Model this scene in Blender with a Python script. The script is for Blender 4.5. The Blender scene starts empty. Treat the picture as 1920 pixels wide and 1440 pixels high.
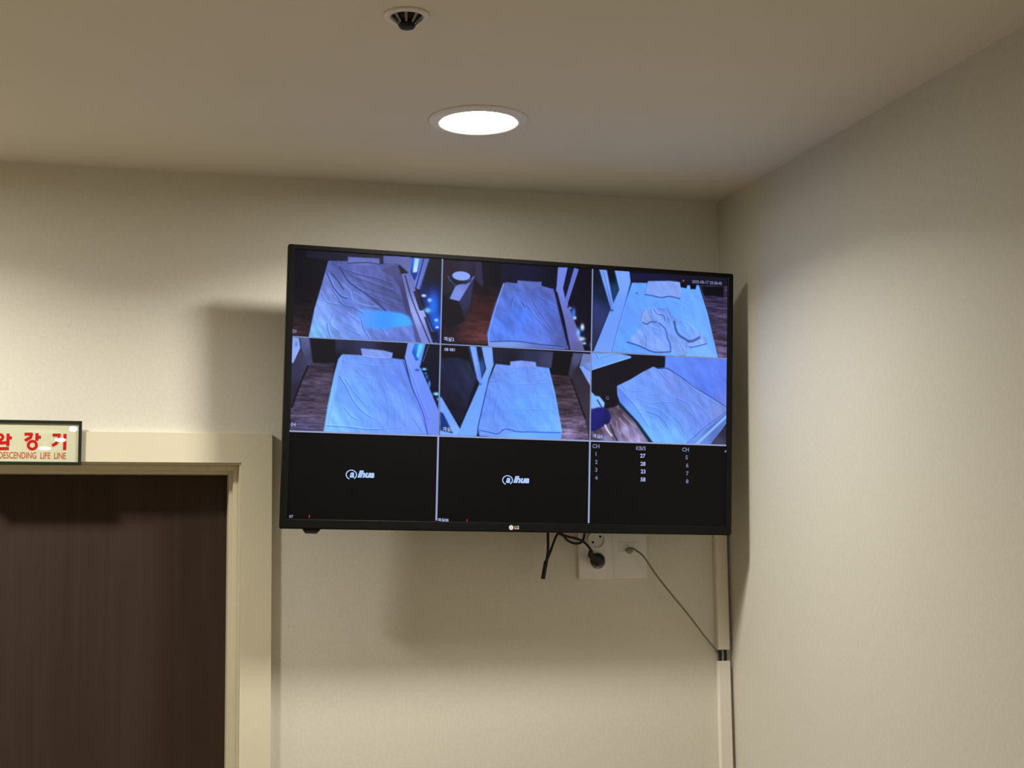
import bpy, bmesh, math, random
import numpy as np
from mathutils import Matrix, Vector, Euler

sc = bpy.context.scene
COL = sc.collection
PI = math.pi
H = 2.6                      # ceiling height

# ---------------------------------------------------------------- camera, world, exposure
cam_data = bpy.data.cameras.new('camera')
cam_data.sensor_width = 36.0
cam_data.lens = 53.021
cam_data.clip_start = 0.02
cam = bpy.data.objects.new('camera', cam_data)
cam.location = (-1.4123, -3.15, 1.7653)
cam.rotation_euler = (1.69269, 0.013216, -0.280189)
COL.objects.link(cam)
sc.camera = cam

world = bpy.data.worlds.new('world')
world.use_nodes = True
world.node_tree.nodes['Background'].inputs[0].default_value = (0, 0, 0, 1)
world.node_tree.nodes['Background'].inputs[1].default_value = 0.0
sc.world = world
sc.view_settings.view_transform = 'Standard'
sc.view_settings.look = 'None'
sc.view_settings.exposure = 0.0
sc.view_settings.gamma = 1.0
sc.view_settings.use_curve_mapping = False

LAMP_STRENGTH = 82.0          # glow of the diffuser itself
LAMP_WATTS = 9.9              # the lens throws most of its light downwards
LAMP_SPREAD = 146.0
LAMP_COLOR = (1.0, 0.94, 0.86)

# ---------------------------------------------------------------- helpers
def tag(o, label=None, cat=None, group=None, kind=None):
    if label: o['label'] = label
    if cat: o['category'] = cat
    if group: o['group'] = group
    if kind: o['kind'] = kind
    return o

def link_mesh(name, bm, mat, parent=None, smooth=False):
    me = bpy.data.meshes.new(name)
    bm.normal_update()
    bm.to_mesh(me); bm.free()
    if smooth:
        for p in me.polygons: p.use_smooth = True
    if mat: me.materials.append(mat)
    o = bpy.data.objects.new(name, me)
    COL.objects.link(o)
    if parent: o.parent = parent
    return o

def empty(name, loc=(0, 0, 0), rot=(0, 0, 0)):
    o = bpy.data.objects.new(name, None)
    o.empty_display_size = 0.05
    o.location = loc; o.rotation_euler = rot
    COL.objects.link(o)
    return o

def box(bm, x0, x1, y0, y1, z0, z1, bevel=0.0, seg=2):
    v = [bm.verts.new(p) for p in ((x0,y0,z0),(x1,y0,z0),(x1,y1,z0),(x0,y1,z0),(x0,y0,z1),(x1,y0,z1),(x1,y1,z1),(x0,y1,z1))]
    fs = [bm.faces.new([v[i] for i in f]) for f in ((0,3,2,1),(4,5,6,7),(0,1,5,4),(1,2,6,5),(2,3,7,6),(3,0,4,7))]
    if bevel > 0:
        es = list({e for f in fs for e in f.edges})
        bmesh.ops.bevel(bm, geom=es, offset=bevel, segments=seg, affect='EDGES', profile=0.5)

def prism(bm, pts, y0, y1, bevel=0.0):
    """closed outline in (x, z), extruded from y0 to y1"""
    a = [bm.verts.new((x, y0, z)) for x, z in pts]
    b = [bm.verts.new((x, y1, z)) for x, z in pts]
    n = len(pts)
    fs = [bm.faces.new(a), bm.faces.new(b[::-1])]
    for i in range(n):
        fs.append(bm.faces.new((a[i], b[i], b[(i+1) % n], a[(i+1) % n])))
    bmesh.ops.recalc_face_normals(bm, faces=fs)
    if bevel > 0:
        es = list(fs[0].edges)
        bmesh.ops.bevel(bm, geom=es, offset=bevel, segments=2, affect='EDGES', profile=0.5)

def lathe(bm, prof, seg=48, axis='Z', centre=(0, 0, 0), close=False):
    """profile of (r, h) turned about the axis; axis Y turns h into -y (towards the room)"""
    rings = []
    for r, h in prof:
        ring = []
        for i in range(seg):
            a = 2 * PI * i / seg
            if axis == 'Z': p = (centre[0] + r*math.cos(a), centre[1] + r*math.sin(a), centre[2] + h)
            else: p = (centre[0] + r*math.cos(a), centre[1] - h, centre[2] + r*math.sin(a))
            ring.append(bm.verts.new(p))
        rings.append(ring)
    fs = []
    for k in range(len(rings) - 1):
        for i in range(seg):
            fs.append(bm.faces.new((rings[k][i], rings[k][(i+1) % seg], rings[k+1][(i+1) % seg], rings[k+1][i])))
    if close:
        fs.append(bm.faces.new(rings[0])); fs.append(bm.faces.new(rings[-1]))
    bmesh.ops.recalc_face_normals(bm, faces=fs)

def spline(pts, n=8):
    P = [Vector(p) for p in pts]
    P = [P[0]*2 - P[1]] + P + [P[-1]*2 - P[-2]]
    out = []
    for i in range(1, len(P) - 2):
        for k in range(n):
            t = k / n
            out.append(0.5*((2*P[i]) + (P[i+1]-P[i-1])*t + (2*P[i-1]-5*P[i]+4*P[i+1]-P[i+2])*t*t + (3*P[i]-P[i-1]-3*P[i+1]+P[i+2])*t**3))
    out.append(P[-2])
    return out

def tube(bm, pts, r, seg=10, n=8, radii=None):
    S = spline(pts, n)
    rings = []
    up = Vector((0, 1, 0))
    for i, p in enumerate(S):
        d = (S[min(i+1, len(S)-1)] - S[max(i-1, 0)]).normalized()
        a = d.cross(up)
        if a.length < 1e-4: a = d.cross(Vector((1, 0, 0)))
        a.normalize(); b = d.cross(a).normalized()
        rr = r if radii is None else radii[0] + (radii[1]-radii[0]) * i/(len(S)-1)
        rings.append([bm.verts.new(p + a*rr*math.cos(2*PI*k/seg) + b*rr*math.sin(2*PI*k/seg)) for k in range(seg)])
    fs = []
    for k in range(len(rings) - 1):
        for i in range(seg):
            fs.append(bm.faces.new((rings[k][i], rings[k][(i+1) % seg], rings[k+1][(i+1) % seg], rings[k+1][i])))
    fs.append(bm.faces.new(rings[0])); fs.append(bm.faces.new(rings[-1]))
    bmesh.ops.recalc_face_normals(bm, faces=fs)

# ---------------------------------------------------------------- materials
def new_mat(name):
    m = bpy.data.materials.new(name); m.use_nodes = True
    nt = m.node_tree
    return m, nt, nt.nodes['Principled BSDF']

def mat_plain(name, col, rough=0.5, spec=0.5, metal=0.0, noise=0.04, nscale=40.0, bump=0.0, bscale=300.0, bdist=0.0003, sheen=None):
    m, nt, b = new_mat(name)
    N = nt.nodes
    tc = N.new('ShaderNodeTexCoord')
    nz = N.new('ShaderNodeTexNoise'); nz.inputs['Scale'].default_value = nscale; nz.inputs['Detail'].default_value = 3
    nt.links.new(tc.outputs['Object'], nz.inputs['Vector'])
    mx = N.new('ShaderNodeMix'); mx.data_type = 'RGBA'
    mx.inputs[6].default_value = tuple(c*(1-noise) for c in col) + (1,)
    mx.inputs[7].default_value = tuple(min(1, c*(1+noise)) for c in col) + (1,)
    nt.links.new(nz.outputs['Fac'], mx.inputs[0])
    nt.links.new(mx.outputs[2], b.inputs['Base Color'])
    b.inputs['Roughness'].default_value = rough
    b.inputs['Specular IOR Level'].default_value = spec
    b.inputs['Metallic'].default_value = metal
    if bump > 0:
        n2 = N.new('ShaderNodeTexNoise'); n2.inputs['Scale'].default_value = bscale; n2.inputs['Detail'].default_value = 4
        nt.links.new(tc.outputs['Object'], n2.inputs['Vector'])
        bp = N.new('ShaderNodeBump'); bp.inputs['Strength'].default_value = bump; bp.inputs['Distance'].default_value = bdist
        nt.links.new(n2.outputs['Fac'], bp.inputs['Height'])
        nt.links.new(bp.outputs['Normal'], b.inputs['Normal'])
    return m

def mat_wallpaper(name='wallpaper', k=(1, 1, 1)):
    m, nt, b = new_mat(name); N = nt.nodes
    tc = N.new('ShaderNodeTexCoord')
    mp = N.new('ShaderNodeMapping'); mp.inputs['Scale'].default_value = (1, 1, 0.6)
    nt.links.new(tc.outputs['Object'], mp.inputs['Vector'])
    n1 = N.new('ShaderNodeTexNoise'); n1.inputs['Scale'].default_value = 190; n1.inputs['Detail'].default_value = 5; n1.inputs['Roughness'].default_value = 0.65
    n2 = N.new('ShaderNodeTexNoise'); n2.inputs['Scale'].default_value = 2.0; n2.inputs['Detail'].default_value = 2
    nt.links.new(mp.outputs['Vector'], n1.inputs['Vector']); nt.links.new(tc.outputs['Object'], n2.inputs['Vector'])
    r = N.new('ShaderNodeValToRGB')
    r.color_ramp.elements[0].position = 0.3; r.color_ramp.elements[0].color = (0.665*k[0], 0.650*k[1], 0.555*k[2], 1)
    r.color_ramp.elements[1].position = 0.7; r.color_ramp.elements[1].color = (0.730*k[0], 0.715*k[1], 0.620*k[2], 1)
    nt.links.new(n1.outputs['Fac'], r.inputs['Fac'])
    mx = N.new('ShaderNodeMix'); mx.data_type = 'RGBA'; mx.blend_type = 'MULTIPLY'; mx.inputs[0].default_value = 1
    r2 = N.new('ShaderNodeValToRGB')
    r2.color_ramp.elements[0].position = 0.3; r2.color_ramp.elements[0].color = (0.97, 0.97, 0.97, 1)
    r2.color_ramp.elements[1].position = 0.7; r2.color_ramp.elements[1].color = (1, 1, 1, 1)
    nt.links.new(n2.outputs['Fac'], r2.inputs['Fac'])
    nt.links.new(r.outputs['Color'], mx.inputs[6]); nt.links.new(r2.outputs['Color'], mx.inputs[7])
    nt.links.new(mx.outputs[2], b.inputs['Base Color'])
    b.inputs['Roughness'].default_value = 0.62
    b.inputs['Specular IOR Level'].default_value = 0.25
    bp = N.new('ShaderNodeBump'); bp.inputs['Strength'].default_value = 0.2; bp.inputs['Distance'].default_value = 0.0003
    nt.links.new(n1.outputs['Fac'], bp.inputs['Height']); nt.links.new(bp.outputs['Normal'], b.inputs['Normal'])
    return m

def mat_wood(name, c0, c1, scale=(14, 14, 0.7), rough=0.45, spec=0.4):
    m, nt, b = new_mat(name); N = nt.nodes
    tc = N.new('ShaderNodeTexCoord')
    mp = N.new('ShaderNodeMapping'); mp.inputs['Scale'].default_value = scale
    nt.links.new(tc.outputs['Object'], mp.inputs['Vector'])
    n1 = N.new('ShaderNodeTexNoise'); n1.inputs['Scale'].default_value = 3.0; n1.inputs['Detail'].default_value = 8; n1.inputs['Roughness'].default_value = 0.6; n1.inputs['Distortion'].default_value = 0.4
    nt.links.new(mp.outputs['Vector'], n1.inputs['Vector'])
    r = N.new('ShaderNodeValToRGB')
    r.color_ramp.elements[0].position = 0.3; r.color_ramp.elements[0].color = c0 + (1,)
    r.color_ramp.elements[1].position = 0.72; r.color_ramp.elements[1].color = c1 + (1,)
    nt.links.new(n1.outputs['Fac'], r.inputs['Fac']); nt.links.new(r.outputs['Color'], b.inputs['Base Color'])
    b.inputs['Roughness'].default_value = rough; b.inputs['Specular IOR Level'].default_value = spec
    return m

def mat_emit(name, col, strength):
    m, nt, b = new_mat(name)
    b.inputs['Base Color'].default_value = (0.8, 0.8, 0.8, 1)
    b.inputs['Emission Color'].default_value = col + (1,)
    b.inputs['Emission Strength'].default_value = strength
    b.inputs['Roughness'].default_value = 0.6
    return m

def srgb(c):
    return tuple(((v/255)/12.92 if v/255 <= 0.04045 else ((v/255+0.055)/1.055)**2.4) for v in c)

def mat_screen_ink(name, c, strength=1.0):
    m, nt, b = new_mat(name)
    b.inputs['Base Color'].default_value = (0.003, 0.003, 0.004, 1)
    b.inputs['Roughness'].default_value = 0.30
    b.inputs['Specular IOR Level'].default_value = 0.09
    b.inputs['Emission Color'].default_value = srgb(c) + (1,)
    b.inputs['Emission Strength'].default_value = strength
    return m

def mat_screen_feed():
    m, nt, b = new_mat('screen_feed'); N = nt.nodes
    at = N.new('ShaderNodeAttribute'); at.attribute_name = 'feed'; at.attribute_type = 'GEOMETRY'
    nt.links.new(at.outputs['Color'], b.inputs['Emission Color'])
    b.inputs['Emission Strength'].default_value = 1.0
    b.inputs['Base Color'].default_value = (0.003, 0.003, 0.004, 1)
    b.inputs['Roughness'].default_value = 0.30
    b.inputs['Specular IOR Level'].default_value = 0.09
    return m

M_WALL = mat_wallpaper()
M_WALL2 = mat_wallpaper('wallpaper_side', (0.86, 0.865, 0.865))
M_CEIL = mat_plain('ceiling_paint', (0.70, 0.675, 0.60), rough=0.85, spec=0.15, noise=0.012, nscale=60, bump=0.08, bscale=220)
M_FLOOR = mat_wood('floor_laminate', (0.36, 0.27, 0.18), (0.50, 0.39, 0.27), scale=(10, 0.8, 10), rough=0.4)
M_CASING = mat_plain('cream_film', (0.70, 0.665, 0.50), rough=0.42, spec=0.4, noise=0.015, nscale=25, bump=0.04, bscale=400)
M_DOOR = mat_wood('dark_walnut_laminate', (0.034, 0.0195, 0.014), (0.050, 0.031, 0.023), scale=(10, 10, 0.45), rough=0.5, spec=0.25)
M_BLACK = mat_plain('black_plastic', (0.008, 0.008, 0.008), rough=0.24, spec=0.12, noise=0.1)
M_BLACKM = mat_plain('matt_black_plastic', (0.010, 0.010, 0.010), rough=0.5, spec=0.25, noise=0.1)
M_RUBBER = mat_plain('black_cord', (0.010, 0.010, 0.009), rough=0.55, spec=0.35, noise=0.15, nscale=80)
M_WHITE = mat_plain('white_plastic', (0.78, 0.77, 0.74), rough=0.35, spec=0.5, noise=0.01)
M_WHITEM = mat_plain('white_metal', (0.76, 0.75, 0.72), rough=0.4, spec=0.5, noise=0.01)
M_DUCT = mat_plain('ivory_plastic', (0.80, 0.765, 0.68), rough=0.4, spec=0.4, noise=0.012)
M_GREYP = mat_plain('grey_plastic', (0.30, 0.30, 0.27), rough=0.45, spec=0.4)
M_CABLE = mat_plain('grey_cable', (0.20, 0.185, 0.13), rough=0.5, spec=0.4)
M_DARKG = mat_plain('dark_grey_metal', (0.07, 0.07, 0.06), rough=0.4, spec=0.5, metal=0.3)
M_RIB = mat_plain('grey_metal', (0.22, 0.22, 0.19), rough=0.45, spec=0.5, metal=0.2)
M_STEEL = mat_plain('brushed_steel', (0.5, 0.5, 0.5), rough=0.3, metal=1.0)
M_HOLE = mat_plain('dark_hole', (0.01, 0.01, 0.01), rough=0.8, spec=0.1)
M_LAMP = mat_emit('lamp_diffuser', LAMP_COLOR, LAMP_STRENGTH)
M_SIGN = mat_plain('sign_panel', (0.60, 0.62, 0.43), rough=0.006, spec=0.5, noise=0.01)
M_SIGNK = mat_plain('sign_frame', (0.012, 0.018, 0.012), rough=0.25, spec=0.5)
M_RED = mat_plain('red_print', (0.50, 0.012, 0.012), rough=0.006, spec=0.5)
M_RED2 = mat_plain('thin_red_print', (0.50, 0.085, 0.045), rough=0.25, spec=0.4)
M_FEED = mat_screen_feed()
M_SCREEN = mat_plain('screen_glass', (0.0040, 0.0042, 0.0050), rough=0.28, spec=0.12, noise=0.0)
M_LINE = mat_screen_ink('screen_line', (128, 140, 178))
M_LINEB = mat_screen_ink('screen_line_bright', (150, 160, 200))
M_INK = mat_screen_ink('screen_ink', (165, 180, 225))
M_INKD = mat_screen_ink('screen_ink_dim', (118, 124, 160))
M_INKW = mat_screen_ink('screen_ink_white', (175, 205, 255))
M_INKR = mat_screen_ink('screen_ink_red', (170, 60, 75))
M_SILVER = mat_plain('silver_print', (0.66, 0.62, 0.54), rough=0.4, spec=0.5)

# ---------------------------------------------------------------- the room
X0, Y0 = -4.6, -8.6           # left wall, wall behind the viewer
DX0, DX1, DZ = -1.990, -1.0871, 1.9889   # doorway in the wall with the screen

def structure(name, bm, mat):
    o = link_mesh(name, bm, mat); o['kind'] = 'structure'
    return o

bm = bmesh.new(); box(bm, X0-.12, .12, Y0-.12, .16, H, H+.12); structure('ceiling', bm, M_CEIL)
bm = bmesh.new(); box(bm, X0-.12, .12, Y0-.12, .16, -.12, 0); structure('floor', bm, M_FLOOR)
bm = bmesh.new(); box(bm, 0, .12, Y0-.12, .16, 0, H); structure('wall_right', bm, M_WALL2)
bm = bmesh.new(); box(bm, X0-.12, X0, Y0-.12, .16, 0, H); structure('wall_left', bm, M_WALL)
bm = bmesh.new(); box(bm, X0, 0, Y0-.12, Y0, 0, H); structure('wall_front', bm, M_WALL)
bm = bmesh.new()
xs = [X0, DX0, DX1, 0]; zs = [0, DZ, H]
# wall slab with a doorway, shared vertices, both faces and the reveals
vf = {}
for yi, y in enumerate((0.0, 0.16)):
    for i, x in enumerate(xs):
        for k, z in enumerate(zs):
            vf[(yi, i, k)] = bm.verts.new((x, y, z))
for yi in (0, 1):
    for i in range(3):
        for k in range(2):
            if i == 1 and k == 0: continue
            bm.faces.new((vf[(yi,i,k)], vf[(yi,i+1,k)], vf[(yi,i+1,k+1)], vf[(yi,i,k+1)]))
for a, b in (((1,0),(1,1)), ((2,0),(2,1)), ((1,1),(2,1)), ((0,0),(0,1)), ((0,1),(0,2)), ((3,0),(3,1)), ((3,1),(3,2)), ((0,2),(1,2)), ((1,2),(2,2)), ((2,2),(3,2))):
    bm.faces.new((vf[(0,)+a], vf[(0,)+b], vf[(1,)+b], vf[(1,)+a]))
bmesh.ops.recalc_face_normals(bm, faces=bm.faces[:])
structure('wall_back', bm, M_WALL)
for nm, bb in (('baseboard_right', (-.012, -.0005, Y0+.02, -.02)), ('baseboard_left', (X0+.0005, X0+.012, Y0+.02, -.02))):
    bm = bmesh.new(); box(bm, bb[0], bb[1], bb[2], bb[3], 0.0005, .08, .003); structure(nm, bm, M_CASING)
bm = bmesh.new(); box(bm, -1.0, -.02, -.012, -.0005, 0.0005, .08, .003); structure('baseboard_back', bm, M_CASING)

# door: mitred casing, jamb, stop, leaf
CO, CT = -1.0238, 2.0503       # casing outer edge and top
CW = CO - DX1
door = empty('door_1', (DX1, 0, 0)); door['kind'] = 'structure'
def dpart(name, bm, mat, **k):
    bmesh.ops.translate(bm, verts=bm.verts[:], vec=(-DX1, 0, 0))
    return link_mesh(name, bm, mat, door, **k)
XL = DX0 - CW
g = 0.00008
bm = bmesh.new(); prism(bm, [(DX1, .0005), (CO, .0005), (CO, CT-g), (DX1, DZ-g)], -.016, -.0003, .0004); dpart('casing', bm, M_CASING)
bm = bmesh.new(); prism(bm, [(XL, .0005), (DX0, .0005), (DX0, DZ-g), (XL, CT-g)], -.016, -.0003, .0004); dpart('casing', bm, M_CASING)
bm = bmesh.new(); prism(bm, [(DX0+g, DZ), (DX1-g, DZ), (CO-g, CT), (XL+g, CT)], -.016, -.0003, .0004); dpart('casing', bm, M_CASING)
bm = bmesh.new()   # jamb lining, a U of boards
box(bm, DX1-.003, DX1-.0004, -.012, .155, .0005, DZ-.0004); box(bm, DX0+.0004, DX0+.003, -.012, .155, .0005, DZ-.0004); box(bm, DX0+.003, DX1-.003, -.012, .155, DZ-.003, DZ-.0004)
dpart('jamb', bm, M_CASING)
bm = bmesh.new()   # stop moulding with a small step
for s, d, w in ((.022, .040, .010), (.040, .082, .0165)):
    box(bm, DX1-.003-w, DX1-.003, s, d, .0005, DZ-.003, .0012); box(bm, DX0+.003, DX0+.003+w, s, d, .0005, DZ-.003, .0012)
    box(bm, DX0+.003+w, DX1-.003-w, s, d, DZ-.003-w, DZ-.003, .0012)
dpart('door_stop', bm, M_CASING)
bm = bmesh.new(); box(bm, DX0+.0065, DX1-.0065, .083, .123, .006, DZ-.0065, .0015); leaf = dpart('door_leaf', bm, M_DOOR)
bm = bmesh.new()
lathe(bm, [(.001, 0), (.026, 0), (.026, .006), (.010, .008), (.010, .05), (.001, .05)], 24, 'Y', (DX0+.075, .083, 1.0))
tube(bm, [(DX0+.075, .036, 1.0), (DX0+.12, .034, 1.0), (DX0+.19, .036, 1.0)], .009, 12, 5)
dpart('door_handle', bm, M_STEEL, smooth=True)

# ---------------------------------------------------------------- downlights
lamp0 = None
def lamp_parts(root):
    bm = bmesh.new()
    lathe(bm, [(.0935, -.0002), (.0937, -.0015), (.0925, -.0035), (.0890, -.0050), (.0780, -.0066), (.0745, -.0068), (.0668, -.0016), (.0666, -.0002)], 72)
    link_mesh('trim_ring', bm, M_WHITEM, root, True)
    bm = bmesh.new()
    vs = [bm.verts.new((.0667*math.cos(2*PI*i/64), .0667*math.sin(2*PI*i/64), -.0014)) for i in range(64)]
    f = bm.faces.new(vs[::-1])
    link_mesh('diffuser', bm, M_LAMP, root)
    ld = bpy.data.lights.new('lamp_light', 'AREA'); ld.shape = 'DISK'; ld.size = .130
    ld.energy = LAMP_WATTS; ld.color = LAMP_COLOR; ld.spread = math.radians(LAMP_SPREAD)
    lo = bpy.data.objects.new('lamp_light', ld); COL.objects.link(lo); lo.parent = root; lo.location = (0, 0, -.0020)
lamps = [(-.7037, -.500, 'round lit ceiling downlight with a white trim ring above the wall screen'),
         (-1.84, -.60, 'lit ceiling downlight over the dark door, just outside the left edge of the view'),
         (-2.95, -.56, 'lit ceiling downlight nearest the left wall in the row by the door')]
lamps += [(-3.6, -3.3, 'lit ceiling downlight left of the viewer, in the second row'),
          (-.75, -4.7, 'lit ceiling downlight next to the right wall, behind the viewer'),
          (-2.9, -5.2, 'lit ceiling downlight on the left side, behind the viewer'),
          (-3.3, -7.4, 'lit ceiling downlight nearest the rear wall')]
for i, (x, y, lb) in enumerate(lamps):
    if i == 0:
        lamp0 = empty('ceiling_downlight', (x, y, H)); lamp_parts(lamp0); r = lamp0
    else:
        r = lamp0.copy(); COL.objects.link(r); r.location = (x, y, H)
        for ch in lamp0.children:
            c = ch.copy(); COL.objects.link(c); c.parent = r
    tag(r, lb, 'ceiling light', 'round recessed ceiling downlights')

# small glowing globes on short stems behind the viewer; the sign over the door mirrors them
M_GLOBE = mat_emit('lit_globe', LAMP_COLOR, 55.0)
for (x, y, rx, rz, lb) in ((-1.435, -4.85, .019, .014, 'smallest lit globe on a short ceiling stem behind the viewer'),
                           (-1.502, -5.52, .030, .0105, 'middle lit globe on a short ceiling stem behind the viewer'),
                           (-1.597, -6.11, .036, .0095, 'widest lit globe on a short ceiling stem behind the viewer')):
    r = empty('globe_lamp', (x, y, H)); tag(r, lb, 'lamp', 'globe lamps on ceiling stems')
    bm = bmesh.new(); lathe(bm, [(.0005, -.0002), (.022, -.0002), (.022, -.006), (.003, -.009), (.003, -.090), (.0005, -.090)], 20); link_mesh('stem', bm, M_WHITEM, r)
    bm = bmesh.new(); bmesh.ops.create_uvsphere(bm, u_segments=24, v_segments=14, radius=1.0)
    bmesh.ops.transform(bm, matrix=Matrix.Translation((0, 0, -.10)) @ Matrix.Diagonal((rx, rx, rz, 1)), verts=bm.verts[:])
    link_mesh('globe', bm, M_GLOBE, r, True)

# ---------------------------------------------------------------- ceiling detector
sp = empty('heat_detector', (-.9464, -.9952, H))
tag(sp, 'small round ceiling sensor with white flange, slotted grey basket and black tip', 'detector')
bm = bmesh.new(); lathe(bm, [(.0345, -.0003), (.0350, -.0020), (.0335, -.0042), (.0285, -.0048), (.0245, -.0040), (.0236, -.0012), (.0238, -.0003)], 48)
link_mesh('flange', bm, M_WHITEM, sp, True)
bm = bmesh.new(); lathe(bm, [(.0005, -.0006), (.0234, -.0006), (.0215, -.0035), (.0105, -.0125), (.0005, -.0125)], 32); link_mesh('core', bm, M_BLACKM, sp, True)
for k in range(9):
    a = 2*PI*k/9 + .25
    bm = bmesh.new()
    ca, sa = math.cos(a), math.sin(a)
    pts = []
    for r, z, w in ((.0242, -.0020, .0026), (.0190, -.0072, .0019), (.0128, -.0136, .0015)):
        pts.append((r, z, w))
    top = []; bot = []
    for r, z, w in pts:
        for s in (-1, 1):
            top.append(bm.verts.new((ca*r - sa*w*s, sa*r + ca*w*s, z)))
            bot.append(bm.verts.new((ca*(r+.0012) - sa*w*s, sa*(r+.0012) + ca*w*s, z-.0014)))
    for q in (0, 2):
        bm.faces.new((top[q], top[q+1], top[q+3], top[q+2])); bm.faces.new((bot[q], bot[q+2], bot[q+3], bot[q+1]))
        bm.faces.new((top[q], top[q+2], bot[q+2], bot[q])); bm.faces.new((top[q+1], bot[q+1], bot[q+3], top[q+3]))
    bmesh.ops.recalc_face_normals(bm, faces=bm.faces[:])
    link_mesh('rib', bm, M_RIB, sp)
bm = bmesh.new(); lathe(bm, [(.0005, -.0125), (.0110, -.0126), (.0124, -.0142), (.0124, -.0185), (.0105, -.0208), (.0005, -.0213)], 36)
link_mesh('sensor_tip', bm, M_BLACKM, sp, True)

# ---------------------------------------------------------------- text
def text_obj(name, body, mat, parent, x, z, size, y=0.0, align='LEFT', width=1.0, bold=0.0, shear=0.0, tilt=0.0, extrude=0.0):
    """flat lettering in the x-z plane that reads from -y; (x, z) is the left/centre of the baseline"""
    cu = bpy.data.curves.new(name, 'FONT'); cu.body = body; cu.size = size; cu.align_x = align
    cu.offset = bold; cu.shear = shear; cu.extrude = extrude; cu.resolution_u = 4
    t = bpy.data.objects.new(name, cu); COL.objects.link(t)
    bpy.context.view_layer.update()
    me = bpy.data.meshes.new_from_object(t)
    bpy.data.objects.remove(t)
    me.transform(Matrix.Translation((x, y, z)) @ Matrix.Rotation(tilt, 4, 'Y') @ Matrix.Rotation(PI/2, 4, 'X') @ Matrix.Diagonal((width, 1, 1, 1)))
    me.materials.clear(); me.materials.append(mat)
    me.name = name
    o = bpy.data.objects.new(name, me); COL.objects.link(o)
    if parent: o.parent = parent
    return o

# ---------------------------------------------------------------- sign over the door
SX0, SX1, SZ0, SZ1 = -1.592, -1.4045, 1.9815, 2.0700
SROT = math.radians(0.0)
sign = empty('exit_sign', (SX1, -.0165, SZ0), (0, math.radians(.2), 0))
tag(sign, 'black framed pale sign with red Korean and English letters above the dark door', 'sign')
SW, SH, SD = SX1-SX0, SZ1-SZ0, .011
bm = bmesh.new()
fw = .0062
def ring_frame(bm, x0, x1, z0, z1, w, y0, y1, bev):
    o = [(x0, z0), (x1, z0), (x1, z1), (x0, z1)]; i = [(x0+w, z0+w), (x1-w, z0+w), (x1-w, z1-w), (x0+w, z1-w)]
    V = {}
    for nm, P in (('o', o), ('i', i)):
        for yi, y in enumerate((y0, y1)):
            for k, (x, z) in enumerate(P): V[(nm, yi, k)] = bm.verts.new((x, y, z))
    fs = []
    for k in range(4):
        l = (k+1) % 4
        fs += [bm.faces.new((V['o',0,k], V['o',0,l], V['i',0,l], V['i',0,k])), bm.faces.new((V['o',1,k], V['i',1,k], V['i',1,l], V['o',1,l])),
               bm.faces.new((V['o',0,k], V['o',1,k], V['o',1,l], V['o',0,l])), bm.faces.new((V['i',0,k], V['i',0,l], V['i',1,l], V['i',1,k]))]
    bmesh.ops.recalc_face_normals(bm, faces=fs)
    if bev: bmesh.ops.bevel(bm, geom=list({e for f in fs for e in f.edges}), offset=bev, segments=2, affect='EDGES', profile=.5)
ring_frame(bm, -SW, 0, 0, SH, fw, -SD, 0, .0008); link_mesh('frame', bm, M_SIGNK, sign)
bm = bmesh.new(); box(bm, -SW+fw+.0002, -fw-.0002, -SD+.004, -.002, fw+.0002, SH-fw-.0002); link_mesh('panel', bm, M_SIGN, sign)
# lettering, from strokes
def stroke_mesh(name, strokes, mat, parent, y):
    bm = bmesh.new()
    d = 0.0
    for st in strokes:
        if st[0] == 'c':
            _, cx, cz, r, w = st; d += 2e-5
            a = [bm.verts.new((cx+(r+w/2)*math.cos(2*PI*i/28), y-d, cz+(r+w/2)*math.sin(2*PI*i/28))) for i in range(28)]
            b = [bm.verts.new((cx+(r-w/2)*math.cos(2*PI*i/28), y-d, cz+(r-w/2)*math.sin(2*PI*i/28))) for i in range(28)]
            for i in range(28): bm.faces.new((a[i], a[(i+1) % 28], b[(i+1) % 28], b[i]))
        else:
            w, pts = st
            for k in range(len(pts)-1):
                d += 2e-5
                p, q = Vector(pts[k]), Vector(pts[k+1]); t = (q-p).normalized(); n = Vector((-t.y, t.x))*w/2
                e = t*w*.3
                if k > 0: p = p-e
                if k < len(pts)-2: q = q+e
                bm.faces.new([bm.verts.new((v.x, y-d, v.y)) for v in (p-n, q-n, q+n, p+n)])
    return link_mesh(name, bm, mat, parent)
PXW = 1.025e-3; PXH = 1.075e-3     # metres per photo pixel on the sign
def S2(x, y):      # sign-local metres from the lettering grid measured off the sign
    return ((x-155)*PXW + .0005, (872-y)*PXH + (x-155)*.00003)
w = .0060
ys = -SD+.0036
def hangul(name, cs, pls):
    st = []
    for cx, cy, r in cs:
        c = S2(cx, cy); st.append(('c', c[0], c[1], r*PXW, w*.9))
    for pl in pls: st.append((w, [S2(*p) for p in pl]))
    return stroke_mesh(name, st, M_RED, sign, ys)
hangul('syllable', [(3.5, 817.5, 5)], [[(-4, 829), (17, 827.5)], [(4, 823), (4, 828)], [(18, 811), (18, 834)], [(18, 819), (25, 819)], [(-2, 832), (-2, 838.5), (20, 838.5)]])
hangul('syllable', [(63, 833, 7.6)], [[(48, 812.5), (61, 812.5), (59, 819), (49, 824.5)], [(71, 811), (71, 825)], [(71, 818.5), (78.5, 818.5)]])
hangul('syllable', [], [[(100, 815), (113.5, 815), (111, 825), (106, 831), (99.5, 834.5)], [(123, 813), (123, 843)]])
a = S2(126, 859.5)
text_obj('lettering', 'DESCENDING  LIFE  LINE', M_RED2, sign, a[0], a[1], .0180, ys, 'RIGHT', .642, 0.00015)

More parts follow.
